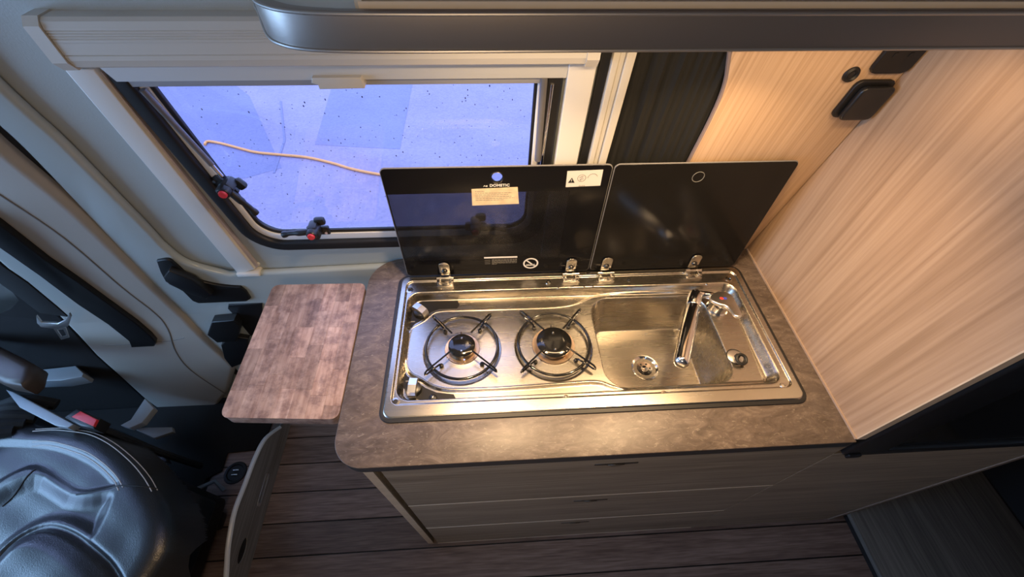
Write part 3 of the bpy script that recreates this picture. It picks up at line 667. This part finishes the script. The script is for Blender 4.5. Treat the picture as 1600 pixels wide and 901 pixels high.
# glass lids
LY = .3835
def upright(off=0.0): return lambda a, b, c: (a, LY-off-c, b)
RIMM = plain('lid_edge', (.16, .16, .165), .25)
l1 = thing('glass_lid', 'smoked glass lid with labels standing open behind the burners', 'lid', (.255, LY, .012))
LO = rr(.020, .012, .489, .334, .010, 5)
hc = [(0.253,0.307)][0]; hc = (hc[0], hc[1]+.003)
ext('glass', [LO, circ(hc[0], hc[1], .0112, 28)], .005, SMOKE, l1, 0, lambda a, b, c: (a, LY-c, b), False)
tube('edge_bead', [(a, LY-.0025, b) for a, b in LO], .0022, RIMM, l1, 6, True)
tube('finger_hole_ring', [(a, LY-.0045, b) for a, b in circ(hc[0], hc[1], .0132, 28)], .0018, ENAMEL, l1, 8, True)
l2 = thing('black_glass_lid', 'plain black glass lid standing open behind the sink', 'lid', (.69, LY, .012))
LO2 = rr(.4955, .012, .883, .334, .010, 5)
ext('glass', [LO2], .005, BGLASS, l2, 0, lambda a, b, c: (a, LY-c, b), False)
tube('edge_bead', [(a, LY-.0025, b) for a, b in LO2], .0020, RIMM, l2, 6, True)
hc2 = [(0.679,0.301)][0]
tube('finger_ring', [(a, LY-.0052, b) for a, b in circ(hc2[0], hc2[1], .0125, 28)], .0007, plain('ring_grey', (.16, .16, .15), .3), l2, 8, True)
# print on the left lid
def flat(name, pts, mat, parent, off=.0052, th=.0003): return ext(name, [pts] if not isinstance(pts[0], list) else pts, th, mat, parent, 0, upright(off), False)
def txt(name, s, size, x, z, mat, parent, off=.0052, fnc=None):
    cu = bpy.data.curves.new(name, 'FONT'); cu.body = s; cu.size = size; cu.extrude = .00012; cu.align_x = 'CENTER'; cu.offset = size*.02; cu.space_character = 1.05
    t = bpy.data.objects.new('tmp', cu); me = bpy.data.meshes.new_from_object(t); bpy.data.objects.remove(t)
    for v in me.vertices: v.co = Vector((x+v.co.x, LY-off-.0002-v.co.z, z+v.co.y))
    return link(name, me, mat, parent)
TP = [(0.253,0.284),(0.234,0.283),(0.199,0.282),(0.296,0.285),(0.300,0.240),(0.198,0.238),(0.397,0.322),(0.471,0.324),(0.472,0.284),(0.398,0.282),(0.219,0.071),(0.302,0.072)]
txt('brand_lettering', 'DOMETIC', .0092, TP[0][0]+.005, TP[3][1]+.0022, WHITEP, l1, .0054)
ax, az = TP[1][0]-.006, TP[3][1]+.0022
flat('brand_mark', [(ax-.004, az), (ax-.0015, az+.004), (ax+.001, az), (ax, az), (ax-.0015, az+.0025), (ax-.003, az)], WHITEP, l1)
o_ = circ(ax+.003, az+.0015, .0018, 14); flat('brand_mark', [o_, circ(ax+.003, az+.0015, .0009, 14)], WHITEP, l1)
lb = flat('rating_label', [TP[2], TP[3], TP[4], TP[5]], LABEL, l1)
lx0, lx1, lz0, lz1 = TP[2][0], TP[3][0], TP[5][1], TP[2][1]
for i in range(6):
    z = lz1-.007-i*.0046; x0 = lx0+.007; x1 = lx1-(.008, .012, .02, .012, .006, .03)[i]
    if i == 0: x1 = x0+.02
    while x0 < x1:
        wl = random.uniform(.003, .008); flat('text_line', [(x0, z), (min(x0+wl, x1), z), (min(x0+wl, x1), z+.0011), (x0, z+.0011)], GREYP, lb, .0056, .0001); x0 += wl+.0012
lb = flat('warning_label', [TP[9], TP[8], TP[7], TP[6]], plain('label_white', (.60, .58, .54), .45), l1)
wx0, wx1, wz0, wz1 = TP[9][0], TP[8][0], TP[9][1], TP[6][1]; wh = wz1-wz0
tx = wx0+.0105; tz = wz0+wh*.28
flat('warning_triangle', [[(tx-.007, tz), (tx+.007, tz), (tx, tz+.0125)], [(tx-.0008, tz+.004), (tx-.0010, tz+.009), (tx+.0010, tz+.009), (tx+.0008, tz+.004)], [(tx-.0008, tz+.0018), (tx-.0008, tz+.003), (tx+.0008, tz+.003), (tx+.0008, tz+.0018)]], INK, lb, .0056)
c1x = wx0+.031; c1z = wz0+wh*.56
flat('symbol_ring', [circ(c1x, c1z, .0088, 28), circ(c1x, c1z, .0081, 28)], GREYP, lb, .0056)
for dx, dz in ((-.003, .002), (0, 0), (.003, -.002), (-.002, -.003), (.002, .003), (0, .0045), (-.001, -.005)): flat('symbol_stroke', [(c1x+dx-.002, c1z+dz-.0008), (c1x+dx+.0015, c1z+dz+.001), (c1x+dx+.002, c1z+dz+.0005), (c1x+dx-.0015, c1z+dz-.0013)], GREYP, lb, .0056)
c2x = wx0+.054; arc = [(c2x+.0105*math.cos(math.radians(a)), c1z+.0105*math.sin(math.radians(a))) for a in range(20, 190, 10)]+[(c2x+.0098*math.cos(math.radians(a)), c1z+.0098*math.sin(math.radians(a))) for a in range(180, 10, -10)]
flat('worn_ring', arc, GREYP, lb, .0056)
for i in range(4): flat('worn_mark', [(c1x-.003+i*.0035, wz0+.001), (c1x-.0018+i*.0035, wz0+.001), (c1x-.0012+i*.0035, wz0+.0042-.0008*(i % 2)), (c1x-.0026+i*.0035, wz0+.0042)], GREYP, lb, .0056)
# bottom print: white bar, small text, no-covering sign
bx0, bx1, bz = TP[10][0], TP[11][0], TP[10][1]
flat('print_bar', [(bx0-.001, bz-.002), (bx1-.001, bz-.002), (bx1-.001, bz+.003), (bx0-.001, bz+.003)], WHITEP, l1)
for i in range(3): flat('print_dash', [(bx0, bz-.009-i*.0065), (bx0+.014, bz-.009-i*.0065), (bx0+.014, bz-.0078-i*.0065), (bx0, bz-.0078-i*.0065)], GREYP, l1)
for i in range(6):
    z = bz-.0075-i*.0034; x0 = bx0+.018; xe = bx1-.002 if i < 5 else bx0+.03
    while x0 < xe:
        wl = random.uniform(.003, .009); flat('text_line', [(x0, z), (min(x0+wl, xe), z), (min(x0+wl, xe), z+.0014), (x0, z+.0014)], GREYP, l1); x0 += wl+.0012
sg = [(0.336,0.046)][0]; R0 = .0195
flat('prohibition_ring', [circ(*sg, R0, 36), circ(*sg, R0*.80, 36)], WHITEP, l1)
c45 = .7071
def rot2(pts, a): return [(sg[0]+x*math.cos(a)-z*math.sin(a), sg[1]+x*math.sin(a)+z*math.cos(a)) for x, z in pts]
flat('prohibition_bar', rot2([(-R0*.86, -.0018), (R0*.86, -.0018), (R0*.86, .0018), (-R0*.86, .0018)], math.radians(-45)), WHITEP, l1)
for i in range(5): flat('flame_print', [(sg[0]-.011+i*.0045, sg[1]-.006), (sg[0]-.0075+i*.0045, sg[1]-.006), (sg[0]-.009+i*.0045, sg[1]-.0015)], WHITEP, l1)
flat('burner_print', [(sg[0]-.013, sg[1]-.0085), (sg[0]+.013, sg[1]-.0085), (sg[0]+.013, sg[1]-.0072), (sg[0]-.013, sg[1]-.0072)], WHITEP, l1)

# ------------------------------------------------------------------ tap
tp = thing('tap', 'chrome folding mixer tap with a straight spout over the sink', 'tap', (.808, .262, hz(.808, .255)))
bz = hz(.808, .262)
lathe('base', [(.0265, .0), (.0265, .003), (.0245, .005), (.0235, .006), (.0225, .020), (.0215, .030), (.017, .036), (.0001, .038)], (.806, .262, bz), CHROME, tp, 40)
E0 = Vector((.745, .283, .018)); E1 = Vector((.640, .083, .026))
tube('arm', smooth_line([(.806, .266, bz+.026), (.785, .276, bz+.034), (.765, .282, .016), (.750, .284, .018)], 5), .0095, CHROME, tp, 16)
dv_ = (E1-E0).normalized()
tube('spout', [E0-dv_*.010, E0-dv_*.007, E0+dv_*.002, E0+dv_*.045, E0+dv_*.046, E0+dv_*.047, E0+dv_*.13, E1-dv_*.012, E1-dv_*.005, E1-dv_*.001, E1+dv_*.001], [.006, .012, .0165, .017, .0162, .017, .017, .0168, .0158, .012, .006], CHROME, tp, 24)
# lever: a flat paddle over the body
LV = [(0.765,0.255),(0.779,0.276),(0.802,0.286),(0.821,0.283),(0.830,0.268),(0.827,0.244),(0.822,0.216),(0.819,0.197),(0.809,0.188),(0.798,0.193),(0.798,0.211),(0.796,0.230),(0.780,0.235)]
lv = ext('lever', [chaikin(LV, 2)], .010, CHROMED, tp, .004, lambda a, b, c: (a, b, .016+c+.25*(.28-b)), True, None, 3)
for nm, cx_, mt in (('hot_mark', .796, REDDOT), ('cold_mark', .8045, BLUEDOT)):
    ext(nm, [circ(cx_, .256, .0045, 16)], .0006, mt, lv, 0, lambda a, b, c: (a, b, .0262+c+.25*(.28-b)), False)
# plug with its ring handle
pg = thing('sink_plug', 'small black ring-handled plug lying on the ledge right of the sink', 'plug', (.797, .108, hz(.797, .11)))
pz = hz(.800, .118)
lathe('plug_disc', [(.0001, .003), (.016, .0025), (.019, .001), (.0195, 0)], (.797, .121, pz+.0004), CHROMED, pg, 32)
tube('plug_seal', [(.797+.0195*math.cos(a*.2618), .121+.0195*math.sin(a*.2618), pz+.0012) for a in range(24)], .0012, RUBBER, pg, 6, True)
lathe('boss', [(.006, .002), (.0055, .010), (.0001, .012)], (.799, .119, pz), RUBBER, pg, 16)
tube('pull_ring', [(.802+.011*math.cos(a*.2618), .108+.0105*math.sin(a*.2618), pz+.012+.003*math.sin(a*.2618)) for a in range(24)], .0036, INK, pg, 10, True)

# ------------------------------------------------------------------ butcher block board left of the worktop
cb = thing('cutting_board', 'worn butcher-block wooden board beside the left end of the worktop', 'cutting board', (-.207, .19, -.035))
BC = [(-0.325,0.375),(-0.090,0.371),(-0.087,0.009),(-0.328,0.025)]
quad = [BC[3], BC[2], BC[1], BC[0]]
ccx = sum(q[0] for q in quad)/4; ccy = sum(q[1] for q in quad)/4
def round_poly(P, r, n=6):
    out = []
    for i in range(len(P)):
        a, b_, c = Vector(P[i-1]), Vector(P[i]), Vector(P[(i+1) % len(P)])
        u = (a-b_).normalized(); w = (c-b_).normalized(); p0 = b_+u*r; p1 = b_+w*r
        for k in range(n+1):
            t = k/n; out.append(tuple((p0*(1-t)**2+b_*2*t*(1-t)+p1*t*t)[:]))
    return out
RQ = round_poly(quad, .02)
def clip(sub, cl_):
    out = [Vector(p) for p in sub]
    for i in range(len(cl_)):
        a = Vector(cl_[i]); b_ = Vector(cl_[(i+1) % len(cl_)]); e_ = b_-a
        if e_.length < 1e-7: continue
        inp = out; out = []
        if not inp: break
        def side(p): return e_.x*(p.y-a.y)-e_.y*(p.x-a.x)
        for j in range(len(inp)):
            p, q = inp[j-1], inp[j]; sp_, sq = side(p), side(q)
            if (sp_ >= 0) != (sq >= 0):
                out.append(p+(q-p)*(sp_/(sp_-sq)))
            if sq >= 0: out.append(q)
    return [tuple(v[:]) for v in out]
ext('core', [round_poly([(q[0]+(ccx-q[0])*.006, q[1]+(ccy-q[1])*.006) for q in quad], .02)], .030, BLOCKW, cb, .002, lambda a, b, c: (a, b, -.0345+c))
random.seed(11)
nc = 7; bottom = lambda t: Vector(quad[0]).lerp(Vector(quad[1]), t); top = lambda t: Vector(quad[3]).lerp(Vector(quad[2]), t)
for i in range(nc):
    cuts = [0.0]; t = random.uniform(.08, .28)
    while t < .9: cuts.append(t); t += random.uniform(.2, .36)
    cuts.append(1.0)
    g0 = .0002
    for a_, b_ in zip(cuts[:-1], cuts[1:]):
        def pt(u, v): return tuple(bottom(u).lerp(top(u), v)[:])
        u0, u1 = i/nc+.0006, (i+1)/nc-.0006; v0, v1 = a_+.0005, b_-.0005
        P = clip([pt(u0, v0), pt(u1, v0), pt(u1, v1), pt(u0, v1)], RQ)
        if len(P) < 3: continue
        zt_ = -.0028+random.uniform(-.0001, .0001)
        n_ = len(P); V = [(p[0], p[1], zt_) for p in P]+[(p[0], p[1], -.0065) for p in P]
        F = [tuple(range(n_)), tuple(range(2*n_-1, n_-1, -1))]+[(k, k+n_, (k+1) % n_+n_, (k+1) % n_) for k in range(n_)]
        mesh('stave', V, F, BLOCKW, cb)
box('bracket_arm', (-.28, .10, -.052), (-.0365, .14, -.035), ALU, cb, .002)
box('bracket_arm', (-.28, .28, -.052), (-.0365, .32, -.035), ALU, cb, .002)

# ------------------------------------------------------------------ grey panel standing on edge near the seat
gp = thing('folded_flap', 'tall narrow grey wood panel with arched top and oval hole on the floor', 'panel', (-.675, 0, -1.0))
arch = s2([(-0.324,-0.970),(-0.209,-0.899),(-0.141,-0.862),(-0.072,-0.824),(0.020,-0.797),(0.105,-0.805),(0.209,-0.816),(0.291,-0.845),(0.366,-0.927)], 5)
arch[-1] = (arch[-1][0], arch[-1][1])
ay = [q[0] for q in arch]
FP = [(arch[0][0], -.999)]+arch+[(arch[-1][0]+.03, -.94), (arch[-1][0]+.04, -.999)]
hol = [(-0.080,-0.910)][0]; ha = [(0.129,-0.927)][0]
elp = [(hol[0]+.040*math.cos(a*.2618), hol[1]+.020*math.sin(a*.2618)) for a in range(24)]
slot = rr(ha[0]-.065, ha[1]-.014, ha[0]+.055, ha[1]+.014, .012, 4)
ext('panel_board', [FP, elp, slot], .016, FLAPW, gp, .0, lambda a, b, c: (-.692+c, a, b), False)
ext('oval_plug', [[(hol[0]+.0395*math.cos(a*.2618), hol[1]+.0195*math.sin(a*.2618)) for a in range(24)]], .012, RUBBER, gp, .001, lambda a, b, c: (-.690+c, a, b), True)
hd = ext('handle_recess', [rr(ha[0]-.065, ha[1]-.014, ha[0]+.055, ha[1]+.014, .012, 4), rr(ha[0]-.052, ha[1]-.007, ha[0]+.044, ha[1]+.007, .006, 4)], .019, plain('handle_silver', (.55, .55, .55), .3, .8), gp, .001, lambda a, b, c: (-.6935+c, a, b), True)
ext('handle_plate', [rr(ha[0]-.054, ha[1]-.009, ha[0]+.046, ha[1]+.009, .006, 4)], .004, plain('handle_back', (.16, .15, .15), .4), gp, 0, lambda a, b, c: (-.690+c, a, b), False)
tube('edge_band', [(-.684, a, b) for a, b in arch], .0085, plain('edge_daylit', (.78, .80, .82), .3), gp, 8)  # pale colour stands for bluish daylight on the arched top edge

# ------------------------------------------------------------------ overhead locker
lk = thing('overhead_locker', 'overhead locker with a rounded grey metal rail along its bottom edge', 'cabinet', (.55, .25, .637))
path = [(-.062, .355), (-.057, .305), (-.038, .263), (-.022, .226), (-.004, .190), (.014, .171), (.040, .158), (.085, .151), (.18, .149)]
pth = s2(path, 6)+[(1.18, .152)]
inn = [(x+.010 if i < len(pth)-8 else x, y+(.010 if i > 10 else .004)) for i, (x, y) in enumerate(pth)]
ext('rail', [pth+list(reversed(inn))], .040, GREYMET, lk, .0022, lambda a, b, c: (a, b, .637+c), True, None, 3)
for zz in (.6395, .6745): tube('rail_bead', [(a-.0004, b-.0004, zz) for a, b in pth], .0018, plain('bead_alu', (.5, .48, .45), .35, .8), lk, 8)
ext('shelf', [inn+[(1.18, .35), (.0, .35)]], .014, CREAM, lk, 0, lambda a, b, c: (a, b, .656+c), False)
box('locker_face', (.108, .166, .6715), (1.18, .176, .6808), plain('locker_lit_cream', (.80, .70, .55), .4), lk)  # cream brightened to stand for lamp light on this face
box('locker_end', (.104, .168, .6715), (.112, .33, 1.04), CREAM, lk)
box('locker_door', (.113, .170, .6808), (1.18, .184, 1.04), plain('locker_brown', (.12, .095, .095), .35), lk)
ext('underside', [[(-.048, .350), (-.040, .290), (-.008, .215), (.03, .172), (.09, .163), (1.18, .165), (1.18, .350)]], .006, CREAM, lk, 0, lambda a, b, c: (a, b, .648+c), False)

# ------------------------------------------------------------------ fridge on the right
fg = thing('fridge', 'black built-in fridge front right of the tall oak panel', 'fridge', (1.26, -.09, -.105))
ext('housing', [[(.977, -.102), (1.529, -.102), (1.529, .90), (.977, .90)]], .30, BLACKP, fg, 0, lambda a, b, c: (a, -.06+c, b), False)
ext('door_frame', [rr(.980, -.100, 1.528, .90, [.026, .01, .01, .01], 6), rr(1.075, -.070, 1.515, .88, .008, 4)], .030, SATIN, fg, .006, lambda a, b, c: (a, -.060-c, b), True)
ext('door_glass', [rr(1.073, -.072, 1.517, .882, .006, 3)], .004, BGLASS, fg, 0, lambda a, b, c: (a, -.078-c, b), False)
box('hinge_cover', (.990, -.096, -.094), (1.02, -.0885, -.078), SATIN, fg, .003)
# low grey platform at the lower right
st = thing('grey_platform', 'grey wood-grained low platform on the floor at the right', 'platform', (1.86, -.15, -1.0))
box('platform_top', (1.556, -.62, -.920), (2.18, .40, -.900), STEPW, st, .001)
box('platform_base', (1.60, -.58, -.999), (2.14, .36, -.920), RUBBER, st)

# ------------------------------------------------------------------ cab floor, seat
cf_ = struct(ext('trim_4', [[(-0.904,0.294),(-0.903,0.222),(-0.953,0.193),(-0.955,0.094),(-0.920,-0.138),(-0.877,-0.406)]+[(-2.35, -.9), (-2.35, .50)]+[(-1.019,0.526),(-0.874,0.519),(-0.758,0.417),(-0.769,0.301)]], .008, CARPET, None, .002, lambda a, b, c: (a, b, -.999+c)), 'black carpet of the cab')
sx_ = [(-0.847,0.213)][0]
so = thing('floor_socket', 'round black seat-rail socket sunk in the plank floor', 'socket', (sx_[0], sx_[1], -1.0))
lathe('cup_ring', [(.030, .0005), (.033, .005), (.042, .004), (.045, 0)], (sx_[0], sx_[1], -.9995), BLACKP, so, 32)
lathe('cup_plate', [(.0001, .001), (.031, .001)], (sx_[0], sx_[1], -.9995), INK, so, 32)
for d_ in (-.008, .010): box('cup_bar', (sx_[0]-.012, sx_[1]+d_-.003, -.9985), (sx_[0]+.012, sx_[1]+d_+.003, -.9935), HINGE, so, .001)
seat = thing('cab_seat', 'black leather cab seat with pale double stitching on its bolsters', 'seat', (-1.0, -.1, -1.0))
SO = chaikin([(-1.504,0.373),(-1.280,0.275),(-1.179,0.221),(-1.095,0.221),(-0.989,0.199),(-0.887,0.146),(-0.794,0.077),(-0.730,0.019),(-0.671,-0.038),(-0.637,-0.093),(-0.625,-0.165)]+[(-.69, -.33), (-.74, -.50), (-.95, -.56), (-1.35, -.56), (-1.45, -.3)], 2)
INNER = chaikin([(-1.324,0.177),(-1.157,0.171),(-1.055,0.153),(-0.940,0.110),(-0.862,0.063),(-0.815,0.023),(-0.917,0.005),(-0.980,0.027),(-1.089,0.092),(-1.144,0.069),(-1.218,-0.017)], 2)
BUL = chaikin([(-1.081,-0.243),(-1.042,-0.132),(-1.018,-0.085),(-0.967,-0.064),(-0.901,-0.079),(-0.812,-0.123),(-0.731,-0.173),(-0.638,-0.267)]+[(-.80, -.50), (-1.3, -.52)], 2)
MID = chaikin([(-1.080,0.083),(-0.988,0.041),(-0.917,0.005),(-0.825,0.019),(-0.817,-0.038),(-0.814,-0.120),(-0.901,-0.079),(-0.967,-0.064),(-1.022,-0.090),(-1.079,-0.206),(-1.218,-0.017)], 2)
def seat_h(X, Y):
    d = -sd_poly(X, Y, SO)
    z = -.48+.045*np.sqrt(np.clip(1-(1-np.clip(d/.06, 0, 1))**2, 0, 1))
    z = np.where(d < 0, -.48+np.clip(d, -.03, 0)*6, z)
    di = -sd_poly(X, Y, INNER); z = z-.010*sst(-.006, .02, di)
    dm = -sd_poly(X, Y, MID); z = z-.022*sst(-.005, .045, dm)
    db = -sd_poly(X, Y, BUL); z = z+.020*sst(.0, .05, db)-.012*np.exp(-(db/.008)**2)*(d > .03)
    # pleat across the bolster and sewn channels
    z = z+.002*np.sin(X*34+Y*21)*np.sin(Y*40)*sst(.05, .12, d)
    return z
gx = np.linspace(-1.5, -.62, 330); gy = np.linspace(-.62, .36, 360); X, Y = np.meshgrid(gx, gy); Z = seat_h(X, Y)
keep = sd_poly(X, Y, SO) < .02
grid_mesh('cushion', X, Y, Z, LEATHER, seat, keep)
def hs(x, y): return float(seat_h(np.array([[x]]), np.array([[y]]))[0, 0])
def stitch(pts, off, n=5):
    L_ = s2(pts, n); L_ = [Vector(p) for p in L_]; out = []
    for i, p in enumerate(L_):
        t = (L_[min(i+1, len(L_)-1)]-L_[max(i-1, 0)]).normalized(); q = p+Vector((-t.y, t.x))*off
        out.append((q.x, q.y, hs(q.x, q.y)+.0006))
    return out
for off in (0, -.008):
    tube('stitching', stitch([(-1.168,0.207),(-1.118,0.210),(-1.058,0.203),(-0.995,0.190),(-0.922,0.158),(-0.843,0.109),(-0.779,0.060),(-0.733,0.017)], off), .0013, THREAD, seat, 5)
    tube('stitching', stitch([(-1.140,0.163),(-1.089,0.162),(-1.025,0.146),(-0.957,0.122),(-0.893,0.087),(-0.841,0.051),(-0.809,0.021)], off*1.3), .0013, THREAD, seat, 5)
tube('seam', stitch([(-0.927,0.009),(-0.887,0.014),(-0.825,0.025),(-0.781,0.025),(-0.736,0.021)], 0), .0022, RUBBER, seat, 6)
tube('seam', stitch([(-1.080,0.083),(-1.103,0.033),(-1.127,-0.006)], 0), .002, RUBBER, seat, 6)
box('seat_base', (-1.38, -.50, -.94), (-.80, .10, -.60), BLACKP, seat, .02)
box('side_cover', (-.80, -.42, -.80), (-.752, .06, -.56), SATIN, seat, .015)
# belt buckle, lever, rails and the grey brackets around the seat
bk = thing('belt_buckle', 'black seat-belt buckle with a red release button beside the seat', 'belt buckle', (-1.09, .25, -.47))
RB = [(-1.029,0.218),(-1.013,0.235),(-0.949,0.206),(-0.948,0.185)]
ext('buckle_body', [[(-1.062,0.223),(-1.041,0.251),(-0.953,0.214),(-0.955,0.183),(-1.000,0.193)]], .05, BLACKP, bk, .006, lambda a, b, c: (a, b, -.455+c))
ext('release_button', [RB], .010, RED, bk, .002, lambda a, b, c: (a, b, -.404+c))
tube('buckle_strap', [(-1.0, .21, -.45), (-.93, .19, -.62), (-.90, .20, -.85)], .012, BLACKP, bk, 8)
def slab(name, z, pts, th, mat, parent, bev=.003): return ext(name, [pts], th, mat, parent, bev, lambda a, b, c: (a, b, z-th+c))
GBL = plain('grey_seat_metal', (.22, .25, .28), .35, bump=.05)
sf = thing('seat_runner', 'grey metal bars and runner of the cab seat on the cab floor', 'seat runner', (-1.25, .3, -1.0))
slab('frame_bar', -.55, [(-1.422,0.428),(-1.425,0.473),(-1.290,0.485),(-1.243,0.452),(-1.242,0.439),(-1.307,0.427)], .05, GBL, sf)
slab('frame_bar', -.42, [(-1.315,0.332),(-1.281,0.321),(-1.035,0.206),(-1.047,0.195),(-1.090,0.205),(-1.231,0.268)], .03, GBL, sf)
slab('frame_bar', -.80, [(-1.201,0.467),(-1.145,0.423),(-1.161,0.363),(-1.200,0.344),(-1.240,0.357),(-1.212,0.378),(-1.207,0.418)], .03, plain('pale_bracket', (.40, .44, .48), .4), sf)
slab('frame_bar', -.84, [(-1.227,0.361),(-1.069,0.356),(-1.056,0.337),(-1.119,0.314)], .02, GBL, sf)
slab('frame_rail', -.86, [(-1.319,0.373),(-1.091,0.280),(-1.037,0.224),(-1.098,0.241),(-1.288,0.315)], .03, SATIN, sf)
tube('adjuster_rod', [(-.94, .12, -.90), (-.875, .165, -.93), (-.83, .13, -.94)], .008, GBL, sf, 8)
tube('adjuster_rod', [(-.87, .10, -.90), (-.83, .07, -.91)], .012, CHROMED, sf, 10)
box('slide_rail', (-.98, -.48, -.99), (-.90, .08, -.945), SATIN, sf, .004)
box('rail_block', (-.87, .0, -.985), (-.81, .06, -.93), BLACKP, sf, .012)
ar = thing('armrest', 'brown-lit rounded black armrest at the left edge behind the seat', 'armrest', (-1.3, .35, -.3))
slab('arm_pad', -.28, [(-1.402,0.456),(-1.280,0.414),(-1.174,0.365),(-1.120,0.337),(-1.101,0.290),(-1.109,0.265),(-1.169,0.278),(-1.318,0.342)], .07, plain('armrest_lit_brown', (.05, .034, .024), .45), ar, .02)  # warm light on the black pad is put into its brown colour
bw = thing('gear_gaiter', 'dark pleated gaiter below the armrest at the left edge', 'gaiter', (-1.3, .2, -.45))
for k in range(5):
    Vp = [(-1.40+.012*k, .14+.035*k, -.42-.01*k), (-1.30+.01*k, .175+.032*k, -.40-.01*k), (-1.22+.008*k, .20+.025*k, -.44-.01*k)]
    tube('pleat', smooth_line(Vp, 4), .018, FABRIC, bw, 8)
# seat belt by the pillar
sb = thing('seat_belt', 'black seat-belt webbing with metal tongue hanging by the cab pillar', 'seat belt', (-1.25, .42, -.2))
wb = [(-0.870,0.190),(-0.848,0.135),(-0.950,-0.064),(-0.933,-0.108),(-1.020,-0.140),(-1.001,-0.067),(-0.981,0.086)]
ext('webbing', [[(-0.793,0.288),(-0.853,0.123),(-0.867,0.051),(-0.906,-0.071),(-0.924,-0.121),(-0.973,-0.095),(-0.941,0.005),(-0.886,0.202)]], .004, FABRIC, sb, .001, on_wall(.09), True, CUTS)
ext('tongue', [[(-0.971,-0.091),(-0.992,-0.128),(-0.959,-0.138),(-0.921,-0.118),(-0.882,-0.084),(-0.892,-0.101),(-0.946,-0.155),(-0.991,-0.168),(-1.016,-0.153),(-1.005,-0.130)]], .006, CHROMED, sb, .001, on_wall(.10), True, CUTS)
ext('tongue_plate', [[(-0.998,-0.167),(-0.964,-0.166),(-1.010,-0.231),(-1.042,-0.242)], [(-0.999,-0.180),(-0.979,-0.177),(-1.006,-0.218),(-1.026,-0.225)]], .003, CHROMED, sb, 0, on_wall(.10), True, CUTS)
dk1 = struct(ext('trim_5', [[(-0.885,0.305),(-0.981,0.015),(-1.089,-0.258),(-1.167,-0.475),(-1.215,-0.646),(-1.283,-0.880),(-1.321,-1.027)]+[(-2.3, -1.0), (-2.3, -.155), (-1.335, -.155)]], .03, CARPET, None, .004, on_wall(0), True, CUTS), 'dark lining of the cab door')
cab = bpy.data.objects.new('window_2', None); COL.objects.link(cab); cab.location = (-1.7, wy(0), -.16); struct(cab, 'cab side window')
ext('pane', [CABW], .004, PANE, cab, 0, on_wall(-.02), False)
struct(ext('trim_7', [[(-1.036,0.139),(-1.036,-0.013),(-1.059,-0.073),(-1.088,-0.124),(-1.158,-0.172),(-1.221,-0.200),(-1.298,-0.109)]], .02, GLOSSP, None, .005, on_wall(.01), True, CUTS), 'pale piece added for the daylight on the cab door')  # pale piece added to show window light beside the belt
